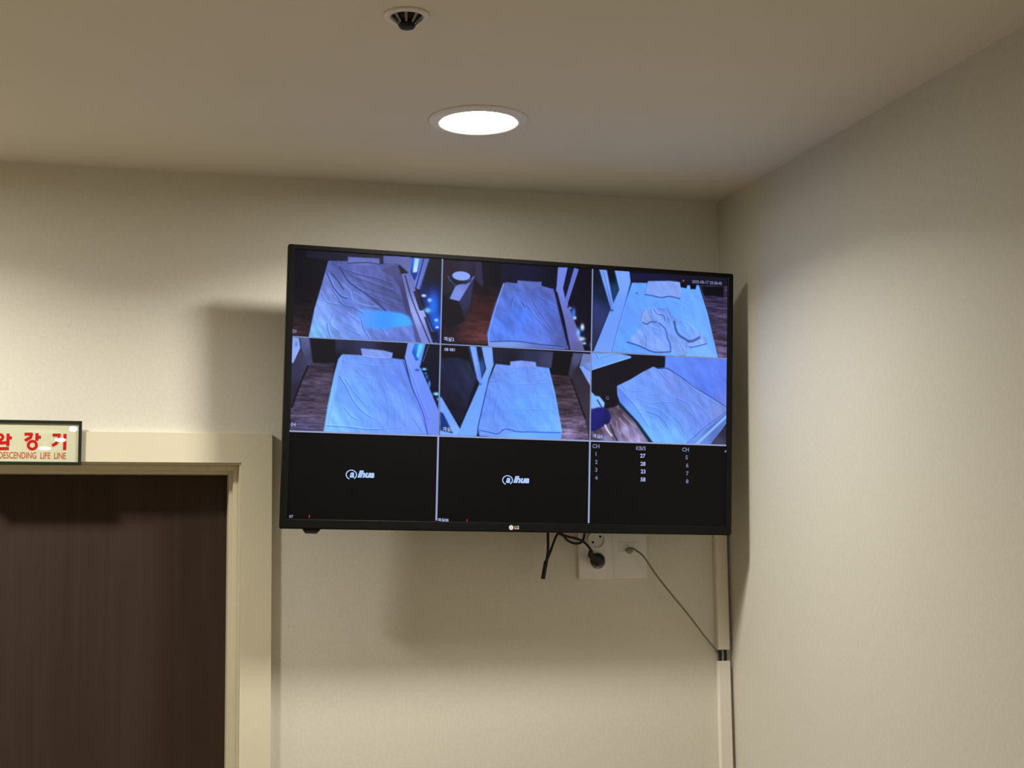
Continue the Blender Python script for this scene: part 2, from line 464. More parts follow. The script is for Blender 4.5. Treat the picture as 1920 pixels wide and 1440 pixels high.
# ---------------------------------------------------------------- wall screen
tvo = empty('wall_screen', (-0.5344, -0.1630, 2.1245), (0.04864, 0.02001, 0.00707))
tag(tvo, 'large black flat screen with nine video tiles tilted forward on the wall by the corner', 'television')
mmm = .001
ox0, ox1, oz0, oz1 = -.4860, .4860, -.2850, .2840      # outer edge
sx0, sx1, sz0, sz1 = -.4720, .4725, -.2655, .2740      # picture area
bm = bmesh.new()
o4 = [(ox0, oz0), (ox1, oz0), (ox1, oz1), (ox0, oz1)]; i4 = [(sx0, sz0), (sx1, sz0), (sx1, sz1), (sx0, sz1)]
def rrect(x0, x1, z0, z1, r, n=6):
    P = []
    for cx, cz, a0 in ((x1-r, z0+r, -PI/2), (x1-r, z1-r, 0), (x0+r, z1-r, PI/2), (x0+r, z0+r, PI)):
        for i in range(n+1):
            a = a0 + PI/2*i/n; P.append((cx+r*math.cos(a), cz+r*math.sin(a)))
    return P
loops = []
for (e, r, y) in ((0, .0045, .0125), (0, .0045, .0035), (-.0010, .0040, .0008), (-.0028, .0030, 0.0)):
    loops.append([bm.verts.new((x, y, z)) for x, z in rrect(ox0-e, ox1+e, oz0-e, oz1+e, r)])
for (e, y) in ((.0012, 0.0), (0, .0012), (0, .0030)):
    loops.append([bm.verts.new((x, y, z)) for x, z in rrect(sx0-e, sx1+e, sz0-e, sz1+e, .0003)])
n = len(loops[0])
for a, b in zip(loops, loops[1:]):
    for i in range(n): bm.faces.new((a[i], a[(i+1) % n], b[(i+1) % n], b[i]))
bmesh.ops.recalc_face_normals(bm, faces=bm.faces[:])
link_mesh('bezel', bm, M_BLACK, tvo)
bm = bmesh.new(); box(bm, ox0+.001, ox1-.001, .0045, .0120, oz0+.001, oz1-.001, .001)
box(bm, -.40, .40, .0115, .030, -.24, .16, .008, 3)
box(bm, -.34, .34, .029, .058, -.22, .10, .012, 3)
link_mesh('back_shell', bm, M_BLACKM, tvo)
bm = bmesh.new(); box(bm, sx0-.0004, sx1+.0004, .0028, .0042, sz0-.0004, sz1+.0004)
screen = link_mesh('screen_panel', bm, M_SCREEN, tvo)
bm = bmesh.new(); prism(bm, [(-.4400, oz0+.0005), (-.4330, oz0-.0085), (-.4110, oz0-.0090), (-.4030, oz0+.0005)], .003, .0120, .0012); link_mesh('remote_receiver', bm, M_BLACKM, tvo)
bm = bmesh.new(); box(bm, -.10, .10, .0575, .072, -.12, .08, .003); box(bm, -.05, .05, .071, .128, -.05, .05, .004)
box(bm, -.11, .11, .127, .1490, -.11, .09, .003)
link_mesh('wall_bracket', bm, M_DARKG, tvo)
# maker's mark on the lower edge: a disc and two letters
lx, lz = -.0035, -.2755
bm = bmesh.new(); lathe(bm, [(.00005, .0004), (.0050, .0004), (.0050, 0.0)], 28, 'Y', (lx-.006, 0, lz)); link_mesh('emblem', bm, M_SILVER, tvo)
text_obj('emblem_letters', 'LG', M_SILVER, tvo, lx+.001, lz-.0030, .0095, -.0003, 'LEFT', .85, .0003)

# camera pictures shown on the screen: painted flat, 1 cell = 1 mm of screen
FEEDS = {
    '1': [
        ('P',[(-481.4,275.1),(-168.6,296.3),(-163.8,95.6),(-475.2,80.3)],[(-453.8,250.0,(9,9,18)),(-196.1,193.1,(10,14,32))],1,0,0),
        ('P',[(-449.2,271.9),(-368.0,273.7),(-292.9,271.4),(-292.5,255.0),(-448.7,257.5)],[(-400.3,262.5,(20,22,42))],3,0,0),
        ('P',[(-476.8,187.4),(-419.8,190.8),(-440.2,96.3),(-473.9,94.6)],[(-451.9,187.1,(12,11,18)),(-467.2,105.7,(58,38,46)),(-445.8,106.8,(44,28,34)),(-450.5,142.3,(26,20,26))],4,0,2),
        ('P',[(-292.0,272.4),(-235.5,273.4),(-236.5,238.4),(-257.3,255.4),(-291.6,256.0)],[(-281.7,266.7,(84,92,158)),(-242.2,245.4,(92,98,165))],1,0,0),
        ('P',[(-404.6,255.0),(-365.7,256.6),(-298.0,254.6),(-263.0,258.7),(-253.0,230.0),(-232.5,154.3),(-204.9,96.3),(-440.1,94.9),(-429.5,156.1),(-416.6,205.4)],[(-381.8,247.4,(74,86,155)),(-405.6,198.9,(105,125,205)),(-327.0,243.6,(84,94,168)),(-418.9,162.1,(120,155,235)),(-431.5,103.9,(128,190,255)),(-342.1,130.2,(112,148,240)),(-298.3,198.0,(76,86,150)),(-271.1,214.3,(72,80,142)),(-260.7,171.0,(74,84,150)),(-249.9,113.2,(98,120,205)),(-361.5,174.4,(95,120,205))],1,0.1,0),
        ('P',[(-365.1,265.7),(-300.1,265.8),(-298.9,254.6),(-327.2,250.0),(-363.7,250.4)],[(-345.7,258.8,(98,108,182))],1,0.03,0),
        ('L',2.3,0.8,(46,52,100),[(-364.7,251.8),(-327.4,256.0),(-299.8,254.1)]),
        ('P',[(-296.7,242.8),(-263.0,258.7),(-253.0,230.0),(-236.6,172.4),(-218.9,133.1),(-205.0,97.2),(-219.9,98.3),(-227.3,132.7),(-241.9,159.3),(-256.1,207.9),(-271.5,228.9)],[(-271.8,243.5,(70,72,128)),(-246.4,190.1,(52,56,100)),(-220.4,118.4,(74,80,140))],3,0,0),
        ('P',[(-343.0,160.9),(-288.0,159.5),(-251.1,157.0),(-234.2,149.7),(-226.3,132.7),(-250.3,129.6),(-287.0,121.3),(-323.6,122.1),(-336.8,137.7)],[(-241.4,142.9,(64,165,255)),(-287.6,142.2,(60,145,250)),(-333.5,148.8,(90,148,248))],7,0,0),
        ('P',[(-254.1,237.3),(-238.4,240.1),(-206.7,168.6),(-173.2,97.9),(-206.8,96.2),(-232.6,161.6)],[(-243.6,226.9,(100,108,178)),(-194.3,119.7,(116,128,205)),(-210.2,155.5,(150,165,240))],1,0,0),
        ('L',2.6,0.9,(30,34,70),[(-245.7,234.1),(-227.5,180.2),(-190.0,98.0)]),
        ('P',[(-228.1,203.1),(-218.8,204.6),(-204.8,165.0),(-214.1,164.5)],[(-218.5,191.8,(28,34,62))],1,0,0),
        ('P',[(-204.5,152.2),(-198.8,150.7),(-177.0,99.5),(-184.5,99.2)],[(-194.8,138.0,(24,32,56))],1,0,0),
        ('P',[(-235.5,271.9),(-195.3,272.7),(-215.2,206.6),(-226.5,211.5),(-238.4,240.1)],[(-225.0,228.1,(102,116,196)),(-201.7,266.4,(90,104,180))],1,0,0),
        ('P',[(-232.7,271.4),(-216.8,271.9),(-218.8,241.3),(-225.9,224.4),(-235.6,242.1)],[(-226.0,264.8,(22,96,215)),(-228.8,227.9,(10,40,120))],1,0,0),
        ('P',[(-226.5,271.8),(-217.2,271.6),(-220.8,243.1),(-230.0,241.6)],[(-224.1,264.9,(160,205,255)),(-226.4,246.4,(190,220,255))],2,0,0),
        ('L',3.0,0.9,(8,48,140),[(-207.5,272.5),(-222.7,209.9)]),
        ('P',[(-195.3,272.7),(-169.9,273.1),(-165.7,96.4),(-174.1,97.9),(-215.2,206.6)],[(-182.5,249.2,(6,8,22)),(-186.3,175.2,(14,40,120))],1,0,0),
        ('L',1.9,0.7,(44,72,150),[(-196.2,272.3),(-213.4,208.6)]),
        ('G',-185.4,175.3,11.3,28.2,(30,110,240),0.9),
        ('G',-176.2,142.7,11.3,15.1,(20,110,250),0.9),
        ('G',-205.5,195.3,5.3,3.0,(210,225,255),1),
        ('G',-193.2,186.8,4.9,4.1,(140,200,255),1),
        ('G',-197.3,165.4,7.5,5.6,(120,200,255),0.9),
        ('G',-178.1,146.3,3.8,3.0,(190,225,255),0.9),
        ('G',-175.9,131.7,3.8,2.6,(190,220,255),1),
        ('G',-166.2,117.5,7.5,3.8,(30,60,120),0.8),
        ('P',[(-183.2,122.2),(-175.7,122.5),(-173.6,115.3),(-175.1,97.8),(-190.6,119.9)],[(-179.2,111.4,(16,22,50))],2,0,0),
        ('L',2.8,0.7,(44,56,112),[(-406.5,229.5),(-391.2,199.7),(-376.3,184.3),(-363.5,180.6)]),
        ('L',2.8,0.75,(44,56,112),[(-397.5,230.1),(-382.6,212.9),(-372.2,199.1)]),
        ('L',3.0,0.8,(46,56,112),[(-381.7,243.8),(-364.6,217.7),(-344.1,202.6),(-316.3,186.0),(-284.4,160.6)]),
        ('L',2.6,0.6,(120,145,225),[(-405.4,191.7),(-390.5,174.5),(-379.3,164.3)]),
        ('L',2.6,0.6,(130,155,235),[(-373.4,208.1),(-356.6,194.6),(-352.6,180.3),(-332.3,170.6),(-302.9,166.8)]),
        ('L',2.4,0.5,(130,155,230),[(-351.2,194.9),(-325.3,181.9),(-297.4,165.3)]),
        ('L',2.3,0.6,(48,56,105),[(-365.1,237.6),(-345.0,231.6),(-299.0,223.5),(-271.1,214.3)]),
        ('L',2.3,0.5,(50,58,108),[(-378.0,244.0),(-352.1,225.7),(-317.1,215.1),(-267.0,199.9)]),
        ('L',2.1,0.4,(100,112,185),[(-344.8,226.1),(-311.6,217.3),(-270.8,205.1)]),
        ('L',2.1,0.4,(54,62,112),[(-344.3,209.8),(-298.3,198.0),(-255.5,185.9)]),
        ('L',2.1,0.4,(96,108,180),[(-334.9,199.5),(-298.0,188.9),(-251.5,175.2)]),
        ('L',2.1,0.4,(54,62,112),[(-325.5,189.1),(-288.5,176.7),(-247.6,164.5)]),
        ('L',2.4,0.5,(56,70,135),[(-394.7,195.9),(-383.5,182.1),(-372.2,166.5),(-350.3,162.3),(-331.8,152.5)]),
        ('L',2.4,0.5,(70,95,175),[(-416.1,187.4),(-404.8,170.1),(-379.4,166.1)]),
        ('L',2.4,0.6,(60,90,185),[(-403.5,126.9),(-400.4,112.7),(-396.4,102.1)]),
        ('L',2.3,0.5,(68,100,195),[(-389.8,152.9),(-396.3,127.3),(-379.6,112.0)]),
        ('L',2.3,0.5,(68,100,195),[(-367.2,121.6),(-350.7,113.5),(-336.0,107.0)]),
        ('L',2.3,0.6,(58,88,185),[(-333.2,137.9),(-328.1,120.1),(-315.7,100.8)]),
        ('L',2.1,0.5,(68,95,190),[(-312.7,124.5),(-303.0,103.3)]),
        ('L',2.1,0.5,(68,95,190),[(-290.7,122.0),(-281.1,108.0)]),
        ('L',2.1,0.5,(70,100,195),[(-364.5,150.7),(-342.3,137.4),(-331.1,129.0)]),
    ],
    '2': [
        ('P',[(-171.8,273.9),(159.9,280.4),(162.9,96.6),(-167.6,97.3)],[(-57.2,253.4,(9,8,18))],1,0,0),
        ('P',[(-42.2,272.1),(80.6,272.5),(79.5,226.1),(-41.2,226.4)],[(20.0,265.8,(18,18,48)),(-27.9,236.5,(14,14,40)),(69.4,242.5,(12,12,30))],2,0,0),
        ('P',[(-166.5,270.5),(-84.5,274.0),(-80.4,218.4),(-106.7,242.8),(-132.6,211.6),(-164.7,198.6)],[(-152.6,256.6,(26,22,38)),(-114.8,264.6,(40,34,58)),(-89.7,251.3,(32,26,46))],3,0,0),
        ('P',[(-99.8,273.0),(-84.5,273.1),(-79.4,216.6),(-95.1,236.1)],[(-91.8,260.5,(44,38,66))],2,0,0),
        ('P',[(-98.6,221.0),(-45.0,222.4),(-67.3,101.3),(-162.4,100.3),(-163.2,136.1),(-117.8,147.7),(-105.4,187.2)],[(-75.5,215.0,(18,10,16)),(-74.7,177.8,(58,26,26)),(-102.2,130.0,(66,34,36)),(-153.2,127.4,(24,16,26)),(-80.8,107.1,(92,54,54))],4,0,2),
        ('P',[(-164.6,191.2),(-130.1,187.7),(-117.8,147.7),(-149.6,131.3),(-163.2,136.1)],[(-150.6,173.6,(13,10,20))],2,0,0),
        ('P',[(-130.1,187.7),(-99.0,241.4),(-105.4,187.2),(-117.8,147.7)],[(-117.0,194.0,(42,46,82)),(-112.4,157.2,(30,30,50))],2,0,0),
        ('P',[(-160.5,193.3),(-139.4,218.6),(-148.2,192.2)],[(-155.0,199.2,(8,26,34))],1,0,0),
        ('P',[(-139.4,218.6),(-116.0,231.1),(-97.6,243.4),(-129.8,188.1),(-151.0,192.0)],[(-113.9,225.7,(104,118,196)),(-132.3,200.5,(118,138,222))],1,0,0),
        ('L',3.4,0.8,(74,78,135),[(-154.9,238.0),(-149.1,229.1),(-138.5,222.3)]),
        ('P',[(-149.3,238.3),(-142.5,231.3),(-125.3,226.8),(-108.4,233.4),(-104.8,241.1),(-105.5,231.8),(-117.7,224.5),(-142.3,223.9)],[(-125.4,228.7,(10,14,34))],2,0,0),
        ('E',-127.0,241.0,19.2,9.4,(134,160,240)),
        ('P',[(-37.5,230.3),(-27.9,234.1),(-8.5,233.0),(48.0,230.8),(73.6,225.8),(79.9,205.4),(92.5,159.0),(110.3,100.1),(-65.3,97.7),(-69.3,122.5),(-55.6,178.9)],[(-23.9,229.3,(86,106,190)),(20.8,224.5,(84,104,190)),(63.9,219.5,(78,92,170)),(-36.6,189.3,(84,115,215)),(2.6,163.5,(78,124,245)),(-25.6,124.7,(84,128,240)),(50.8,184.9,(82,112,215)),(80.9,149.0,(76,92,175)),(91.5,108.2,(80,92,165)),(42.4,113.3,(92,124,225)),(-43.3,142.4,(82,126,240))],1,0.08,0),
        ('P',[(-5.7,239.2),(47.5,239.3),(46.5,227.9),(20.8,224.5),(-6.5,230.3)],[(20.6,233.9,(88,108,186))],1,0.04,0),
        ('L',2.3,0.7,(128,156,235),[(-35.5,230.4),(-51.8,179.1),(-64.1,130.2),(-65.4,100.5)]),
        ('P',[(-65.5,107.5),(-15.7,110.7),(23.1,108.6),(101.4,103.0),(101.4,100.2),(-65.3,97.7)],[(-34.8,103.8,(118,150,225)),(62.2,103.0,(92,110,190))],1,0,0),
        ('L',1.9,0.8,(36,60,130),[(-61.7,107.7),(-6.0,111.2),(42.5,107.6),(97.4,104.7)]),
        ('L',3.4,0.9,(22,30,62),[(76.5,226.0),(88.3,175.7),(107.2,109.0)]),
        ('P',[(79.5,228.0),(95.3,225.2),(111.7,192.1),(128.2,151.5),(145.0,98.6),(113.3,98.9),(98.3,165.0)],[(89.6,213.5,(104,120,205)),(120.6,132.2,(98,104,180)),(131.0,104.5,(90,92,150))],1,0,0),
        ('P',[(82.6,272.6),(104.7,273.7),(95.2,229.0),(101.7,199.1),(79.6,222.4)],[(93.0,244.0,(110,128,222))],1,0,0),
        ('P',[(118.2,273.9),(129.7,271.3),(106.6,197.5),(97.7,200.8)],[(114.9,235.8,(98,112,200))],1,0,0),
        ('P',[(104.7,273.7),(118.2,273.9),(99.6,206.5),(95.2,229.0)],[(108.6,254.4,(8,16,40))],1,0,0),
        ('P',[(130.1,271.9),(158.0,272.7),(160.8,98.4),(143.8,108.9),(105.7,195.6)],[(142.8,228.0,(12,11,26)),(148.3,133.7,(14,14,30))],1,0,0),
        ('G',107.7,190.0,3.8,2.6,(24,50,120),1),
        ('G',118.8,177.4,4.9,11.3,(60,130,240),0.9),
        ('G',122.0,167.2,4.1,4.1,(190,220,255),0.9),
        ('G',111.7,187.4,2.6,2.6,(170,200,255),0.8),
        ('G',139.2,148.3,4.5,7.5,(200,225,255),1),
        ('G',130.4,136.5,4.9,9.4,(120,180,255),0.9),
        ('G',138.6,123.7,7.5,4.9,(190,220,255),0.9),
        ('G',143.7,114.5,4.5,3.0,(180,210,255),0.9),
        ('G',140.4,133.2,4.5,3.8,(10,30,80),0.9),
        ('G',158.6,111.5,3.0,7.5,(80,95,150),0.8),
        ('L',2.1,0.55,(48,64,135),[(-12.8,207.5),(-17.4,192.3),(-19.1,184.7)]),
        ('L',2.3,0.7,(40,55,120),[(5.9,193.6),(10.9,184.5)]),
        ('L',1.9,0.45,(120,145,225),[(21.2,202.0),(33.3,183.9),(61.3,147.9)]),
        ('L',1.9,0.45,(52,72,150),[(25.1,202.2),(41.2,176.9),(77.3,133.8)]),
        ('L',1.9,0.4,(52,72,150),[(13.7,190.3),(37.6,161.7),(67.4,135.1)]),
        ('L',1.9,0.4,(56,76,150),[(36.7,210.4),(60.4,196.7),(80.2,186.6)]),
        ('L',1.9,0.3,(50,85,190),[(-32.2,165.3),(-24.1,143.4),(-16.1,132.7)]),
        ('L',1.9,0.3,(56,80,160),[(53.8,132.6),(81.5,115.2)]),
        ('L',1.7,0.35,(56,80,160),[(-31.3,213.9),(-11.9,211.3),(1.7,208.4)]),
    ],
    '3': [
        ('P',[(157.0,274.5),(474.1,285.0),(475.7,96.1),(159.9,96.5)],[(295.6,266.0,(16,16,36)),(461.5,270.5,(14,12,26))],1,0,0),
        ('P',[(246.6,270.7),(357.2,275.7),(472.1,273.1),(472.2,259.4),(246.9,252.4)],[(275.2,262.8,(24,24,58)),(419.6,269.9,(22,20,38))],3,0,0),
        ('P',[(160.0,272.8),(176.0,273.8),(201.4,191.5),(164.8,100.5),(162.8,100.4)],[(166.3,254.2,(14,18,34)),(171.4,187.9,(44,54,112)),(184.9,217.2,(12,30,52)),(179.7,169.4,(46,54,106)),(166.4,121.3,(40,44,80))],3,0,0),
        ('P',[(192.0,274.9),(210.2,274.1),(219.9,232.6),(209.2,205.3)],[(200.3,262.0,(8,16,24)),(208.8,228.2,(24,62,104))],1,0,0),
        ('P',[(175.0,273.8),(192.0,274.5),(209.7,197.7),(201.7,192.5)],[(186.5,245.9,(112,152,240)),(203.2,204.9,(96,136,225))],1,0,0),
        ('L',1.7,0.7,(66,96,190),[(185.1,270.6),(205.3,197.4)]),
        ('P',[(209.7,274.5),(243.5,274.3),(246.5,251.5),(230.6,187.4),(206.8,96.8),(163.9,95.7),(201.4,189.6),(220.9,232.7)],[(226.5,257.9,(118,162,250)),(215.4,190.4,(104,150,245)),(186.2,131.8,(104,150,245)),(186.7,101.5,(112,156,240))],1,0,0),
        ('G',204.4,187.9,3.8,2.6,(40,60,130),0.9),
        ('P',[(249.9,250.1),(284.5,251.5),(359.5,250.6),(404.1,254.3),(426.6,192.5),(451.6,96.9),(205.8,97.7),(229.6,187.4)],[(275.6,232.1,(98,158,255)),(378.5,218.9,(102,162,255)),(256.6,135.4,(96,158,255)),(399.9,162.0,(106,166,255)),(421.2,109.0,(118,174,255)),(235.9,172.5,(96,150,248))],1,0.02,0),
        ('L',1.7,0.7,(60,96,200),[(246.9,249.6),(233.5,199.0),(220.0,152.5),(205.8,98.7)]),
        ('P',[(286.5,255.5),(336.7,259.3),(359.8,258.0),(363.8,241.2),(360.3,222.6),(316.6,222.6),(280.2,224.7)],[(316.3,244.2,(124,158,240)),(347.4,228.7,(130,162,240))],1,0.03,0),
        ('L',2.6,0.85,(50,78,165),[(280.2,226.2),(296.1,224.7),(316.6,222.0),(337.1,225.2),(360.3,222.1)]),
        ('L',1.5,0.6,(60,92,190),[(285.9,253.9),(280.8,226.7)]),
        ('G',261.4,227.8,2.6,1.7,(40,70,160),0.9),
        ('P',[(362.6,253.7),(379.2,251.8),(376.1,245.5),(361.2,246.9)],[(367.8,249.2,(8,10,20))],1,0,0),
        ('P',[(382.6,257.9),(399.3,254.0),(396.9,244.8),(384.9,244.0)],[(390.6,250.6,(8,10,20))],1,0,0),
        ('P',[(377.1,251.7),(383.3,250.2),(382.8,243.3),(376.1,245.5)],[(380.3,248.0,(120,170,255))],1,0,0),
        ('P',[(405.2,253.4),(473.3,256.6),(474.7,97.0),(451.6,96.9),(426.6,192.5)],[(441.0,218.6,(52,46,76)),(462.3,184.8,(66,54,84)),(462.7,145.9,(56,48,72)),(463.1,103.2,(104,88,128))],1,0,3),
        ('P',[(408.3,252.6),(463.8,254.0),(461.9,229.5),(440.9,232.2),(417.9,230.9)],[(436.6,241.7,(12,11,20))],3,0,0),
        ('P',[(274.1,189.8),(284.2,196.2),(306.7,197.4),(329.2,201.6),(345.9,182.3),(358.3,175.2),(379.0,172.5),(408.3,152.8),(425.1,134.3),(423.1,126.1),(385.9,116.5),(369.5,99.8),(355.0,103.9),(338.6,105.0),(301.8,103.3),(281.3,111.4),(240.7,121.3),(260.5,145.1),(280.7,158.6),(269.4,166.6)],[(280.4,178.7,(142,170,235)),(296.5,191.1,(106,148,238)),(317.2,176.9,(124,160,245)),(333.4,189.3,(98,142,235)),(301.1,153.0,(108,152,245)),(297.4,122.2,(124,160,244)),(260.8,129.9,(122,160,245)),(346.6,124.6,(122,158,240)),(368.9,156.5,(104,158,252)),(363.2,112.0,(124,158,240)),(406.5,127.6,(126,162,242))],2,0.08,0),
        ('L',5.6,0.85,(44,72,130),[(348.1,170.8),(351.3,155.6),(358.7,143.5),(371.2,136.4),(380.5,131.1)]),
        ('L',5.6,0.85,(56,68,130),[(381.6,130.2),(394.0,132.7),(406.3,140.1)]),
        ('L',3.4,0.85,(52,80,170),[(313.2,166.1),(325.6,156.2),(330.9,144.9),(333.1,133.5),(338.3,124.2),(340.6,107.0)]),
        ('L',3.0,0.85,(48,76,165),[(240.7,121.6),(265.0,115.8),(283.4,109.1),(303.8,103.3),(338.6,105.4)]),
        ('L',3.0,0.75,(54,84,170),[(274.5,165.9),(284.7,162.7),(292.8,167.5),(307.1,168.3)]),
        ('L',2.6,0.7,(60,92,185),[(300.6,195.2),(308.9,186.0),(323.2,183.9),(326.5,173.5)]),
        ('L',2.3,0.8,(54,84,175),[(384.8,116.9),(404.5,121.7),(424.2,127.5)]),
        ('L',1.9,0.6,(66,98,190),[(294.4,196.7),(296.2,187.2)]),
        ('L',2.3,0.6,(66,98,190),[(280.2,194.0),(274.2,184.1),(271.4,168.6)]),
        ('L',1.9,0.5,(70,104,200),[(295.0,156.5),(311.4,151.6)]),
        ('L',2.3,0.5,(150,185,255),[(329.3,192.9),(337.7,178.0),(346.1,159.2)]),
        ('L',2.3,0.6,(74,104,195),[(406.2,152.7),(409.4,143.2),(408.5,135.4)]),
        ('L',1.9,0.5,(70,104,200),[(363.1,121.6),(371.5,108.5),(369.5,99.8)]),
        ('L',1.9,0.5,(70,104,200),[(280.9,142.4),(285.2,125.4),(283.3,111.9)]),
        ('L',1.9,0.5,(80,112,205),[(375.4,122.2),(385.8,118.8)]),
        ('L',2.6,0.5,(66,98,190),[(312.8,197.8),(323.1,196.4)]),
        ('L',1.9,0.4,(84,120,215),[(374.9,172.3),(393.7,155.9)]),
        ('L',1.7,0.3,(70,120,220),[(337.2,216.5),(368.3,206.7),(374.7,191.6)]),
        ('L',1.9,0.5,(74,100,190),[(357.1,103.0),(369.5,99.2),(379.7,108.9)]),
    ],
    '4': [
        ('P',[(-477.6,99.8),(-165.7,99.2),(-161.1,-94.2),(-471.6,-91.7)],[(-376.8,77.9,(12,12,22))],1,0,0),
        ('P',[(-437.5,95.6),(-384.6,96.4),(-385.8,47.0),(-429.7,45.9)],[(-412.7,76.2,(20,18,24))],1,0,0),
        ('P',[(-385.5,96.4),(-235.6,97.5),(-241.2,60.9),(-267.0,63.3),(-333.0,65.6),(-376.4,65.4),(-385.0,48.8)],[(-377.1,86.9,(40,42,72)),(-322.6,86.0,(44,48,84)),(-267.6,83.2,(20,20,34)),(-248.9,73.2,(12,14,24)),(-379.9,59.8,(20,20,32))],2,0,0),
        ('P',[(-458.0,97.2),(-438.0,96.1),(-428.7,42.3),(-442.0,39.0),(-453.7,74.2)],[(-448.7,83.4,(72,80,126)),(-433.6,57.3,(58,60,92)),(-441.9,94.4,(96,100,145))],3,0,0),
        ('P',[(-474.9,96.3),(-458.9,95.7),(-455.2,75.0),(-467.9,44.1),(-473.2,43.9)],[(-466.7,91.4,(130,160,235)),(-465.9,64.7,(142,166,240))],1,0,0),
        ('G',-463.8,82.6,3.0,5.6,(60,100,190),0.6),
        ('P',[(-473.2,43.9),(-467.9,44.1),(-454.7,75.0),(-439.3,39.2),(-467.7,-45.6),(-471.3,-45.7)],[(-461.5,38.2,(50,50,78)),(-466.9,-15.4,(40,36,54)),(-444.0,47.9,(60,58,86))],2,0,0),
        ('P',[(-429.7,46.7),(-385.0,48.4),(-402.3,-91.2),(-470.8,-89.5),(-471.2,-47.5),(-440.1,37.3)],[(-411.7,40.4,(44,36,48)),(-414.2,4.6,(72,62,84)),(-427.3,-31.6,(70,60,80)),(-444.3,-58.9,(70,62,82)),(-443.6,-81.9,(78,72,112))],1,0,3),
        ('L',3.8,0.9,(16,13,22),[(-439.3,39.2),(-453.3,2.9),(-468.7,-43.8)]),
        ('P',[(-370.2,66.9),(-333.0,66.5),(-268.9,63.6),(-243.0,61.7),(-228.8,12.3),(-208.9,-41.3),(-190.0,-90.0),(-403.2,-91.6),(-396.7,-39.3),(-386.0,23.7),(-378.0,56.3)],[(-358.0,51.8,(108,150,240)),(-285.0,46.2,(104,142,240)),(-391.1,-48.1,(122,185,255)),(-397.2,-83.9,(124,195,255)),(-337.6,-28.1,(106,160,252)),(-264.7,-25.3,(104,148,250)),(-226.7,-69.1,(112,152,250)),(-365.4,-2.4,(106,158,250)),(-256.9,29.3,(98,132,235))],1,0.045,0),
        ('P',[(-333.4,80.4),(-307.8,79.5),(-285.8,78.4),(-267.0,74.2),(-268.9,63.2),(-303.6,60.1),(-329.3,64.9)],[(-303.9,70.6,(124,150,235))],1,0.03,0),
        ('L',1.9,0.5,(84,112,205),[(-329.3,64.0),(-303.7,61.6),(-268.9,62.8)]),
        ('P',[(-370.2,66.9),(-378.0,56.3),(-386.0,23.7),(-396.7,-39.3),(-403.2,-91.6),(-394.3,-91.6),(-387.7,-40.8),(-377.0,24.0),(-370.8,56.6)],[(-391.6,-30.2,(124,188,255)),(-379.4,41.9,(118,165,248))],3,0,0),
        ('P',[(-242.2,66.3),(-236.5,97.5),(-199.3,96.6),(-211.2,49.5),(-203.5,40.7),(-166.0,-45.2),(-164.9,-91.0),(-190.0,-90.0),(-216.8,-23.5)],[(-237.8,75.6,(118,150,248)),(-200.5,-4.7,(104,136,245)),(-180.6,-58.5,(108,136,240)),(-221.4,12.6,(108,145,250))],1,0,0),
        ('L',2.1,0.9,(48,74,180),[(-245.7,58.8),(-224.9,5.2),(-201.3,-46.5),(-190.6,-88.8)]),
        ('L',1.5,0.5,(60,90,200),[(-233.4,48.5),(-209.6,-12.3),(-189.9,-58.8)]),
        ('P',[(-221.7,96.4),(-203.1,96.2),(-213.4,62.1),(-218.9,60.1),(-227.7,77.9)],[(-221.1,74.5,(14,84,190)),(-212.1,85.9,(40,140,235))],1,0,0),
        ('P',[(-213.8,95.0),(-203.1,96.2),(-213.4,64.0),(-218.2,71.0)],[(-210.2,82.4,(104,196,255))],2,0,0),
        ('P',[(-202.7,96.3),(-199.0,96.4),(-209.3,49.6),(-213.1,49.4)],[(-206.1,68.0,(84,140,245))],1,0,0),
        ('G',-215.6,41.6,4.9,2.6,(40,66,160),0.9),
        ('P',[(-198.4,96.5),(-165.7,96.4),(-162.4,-39.6),(-167.0,-39.8),(-209.3,47.7)],[(-183.5,59.9,(13,15,34)),(-172.6,-3.6,(8,16,40))],1,0,0),
        ('L',1.7,0.6,(100,108,150),[(-192.7,93.3),(-204.0,58.9)]),
        ('P',[(-163.1,-10.5),(-165.0,-6.9),(-176.2,-7.4),(-166.0,-45.2),(-162.2,-45.1)],[(-172.2,-21.8,(8,40,90))],2,0,0),
        ('G',-200.8,44.1,5.3,2.6,(120,205,255),1),
        ('G',-194.8,28.3,3.0,4.9,(20,110,200),0.9),
        ('G',-189.5,14.0,2.6,7.5,(110,170,250),0.8),
        ('G',-197.8,35.5,2.6,2.6,(90,170,250),0.7),
        ('G',-174.4,-5.5,6.4,3.4,(150,225,255),1),
        ('G',-168.6,-16.2,4.5,3.4,(100,190,240),0.9),
        ('L',2.1,0.6,(66,106,215),[(-375.2,22.3),(-360.1,-0.3),(-346.7,-24.9),(-328.0,-45.7),(-307.6,-59.4)]),
        ('L',1.9,0.45,(72,112,215),[(-364.2,17.4),(-343.5,-10.4),(-319.2,-36.4)]),
        ('L',2.1,0.5,(70,110,215),[(-364.4,-39.9),(-349.4,-57.3),(-336.6,-64.0)]),
        ('L',1.9,0.4,(72,108,215),[(-341.2,36.4),(-328.1,22.6),(-311.7,19.7)]),
        ('L',1.9,0.45,(72,108,215),[(-305.4,23.6),(-308.6,9.0),(-307.3,-5.4)]),
        ('L',1.9,0.4,(72,108,215),[(-286.1,20.8),(-276.4,1.3)]),
        ('L',1.9,0.4,(72,108,215),[(-276.8,-18.6),(-272.5,-43.7),(-273.4,-76.2)]),
        ('L',1.7,0.4,(74,108,220),[(-248.4,-13.9),(-238.5,-42.4),(-236.7,-73.1)]),
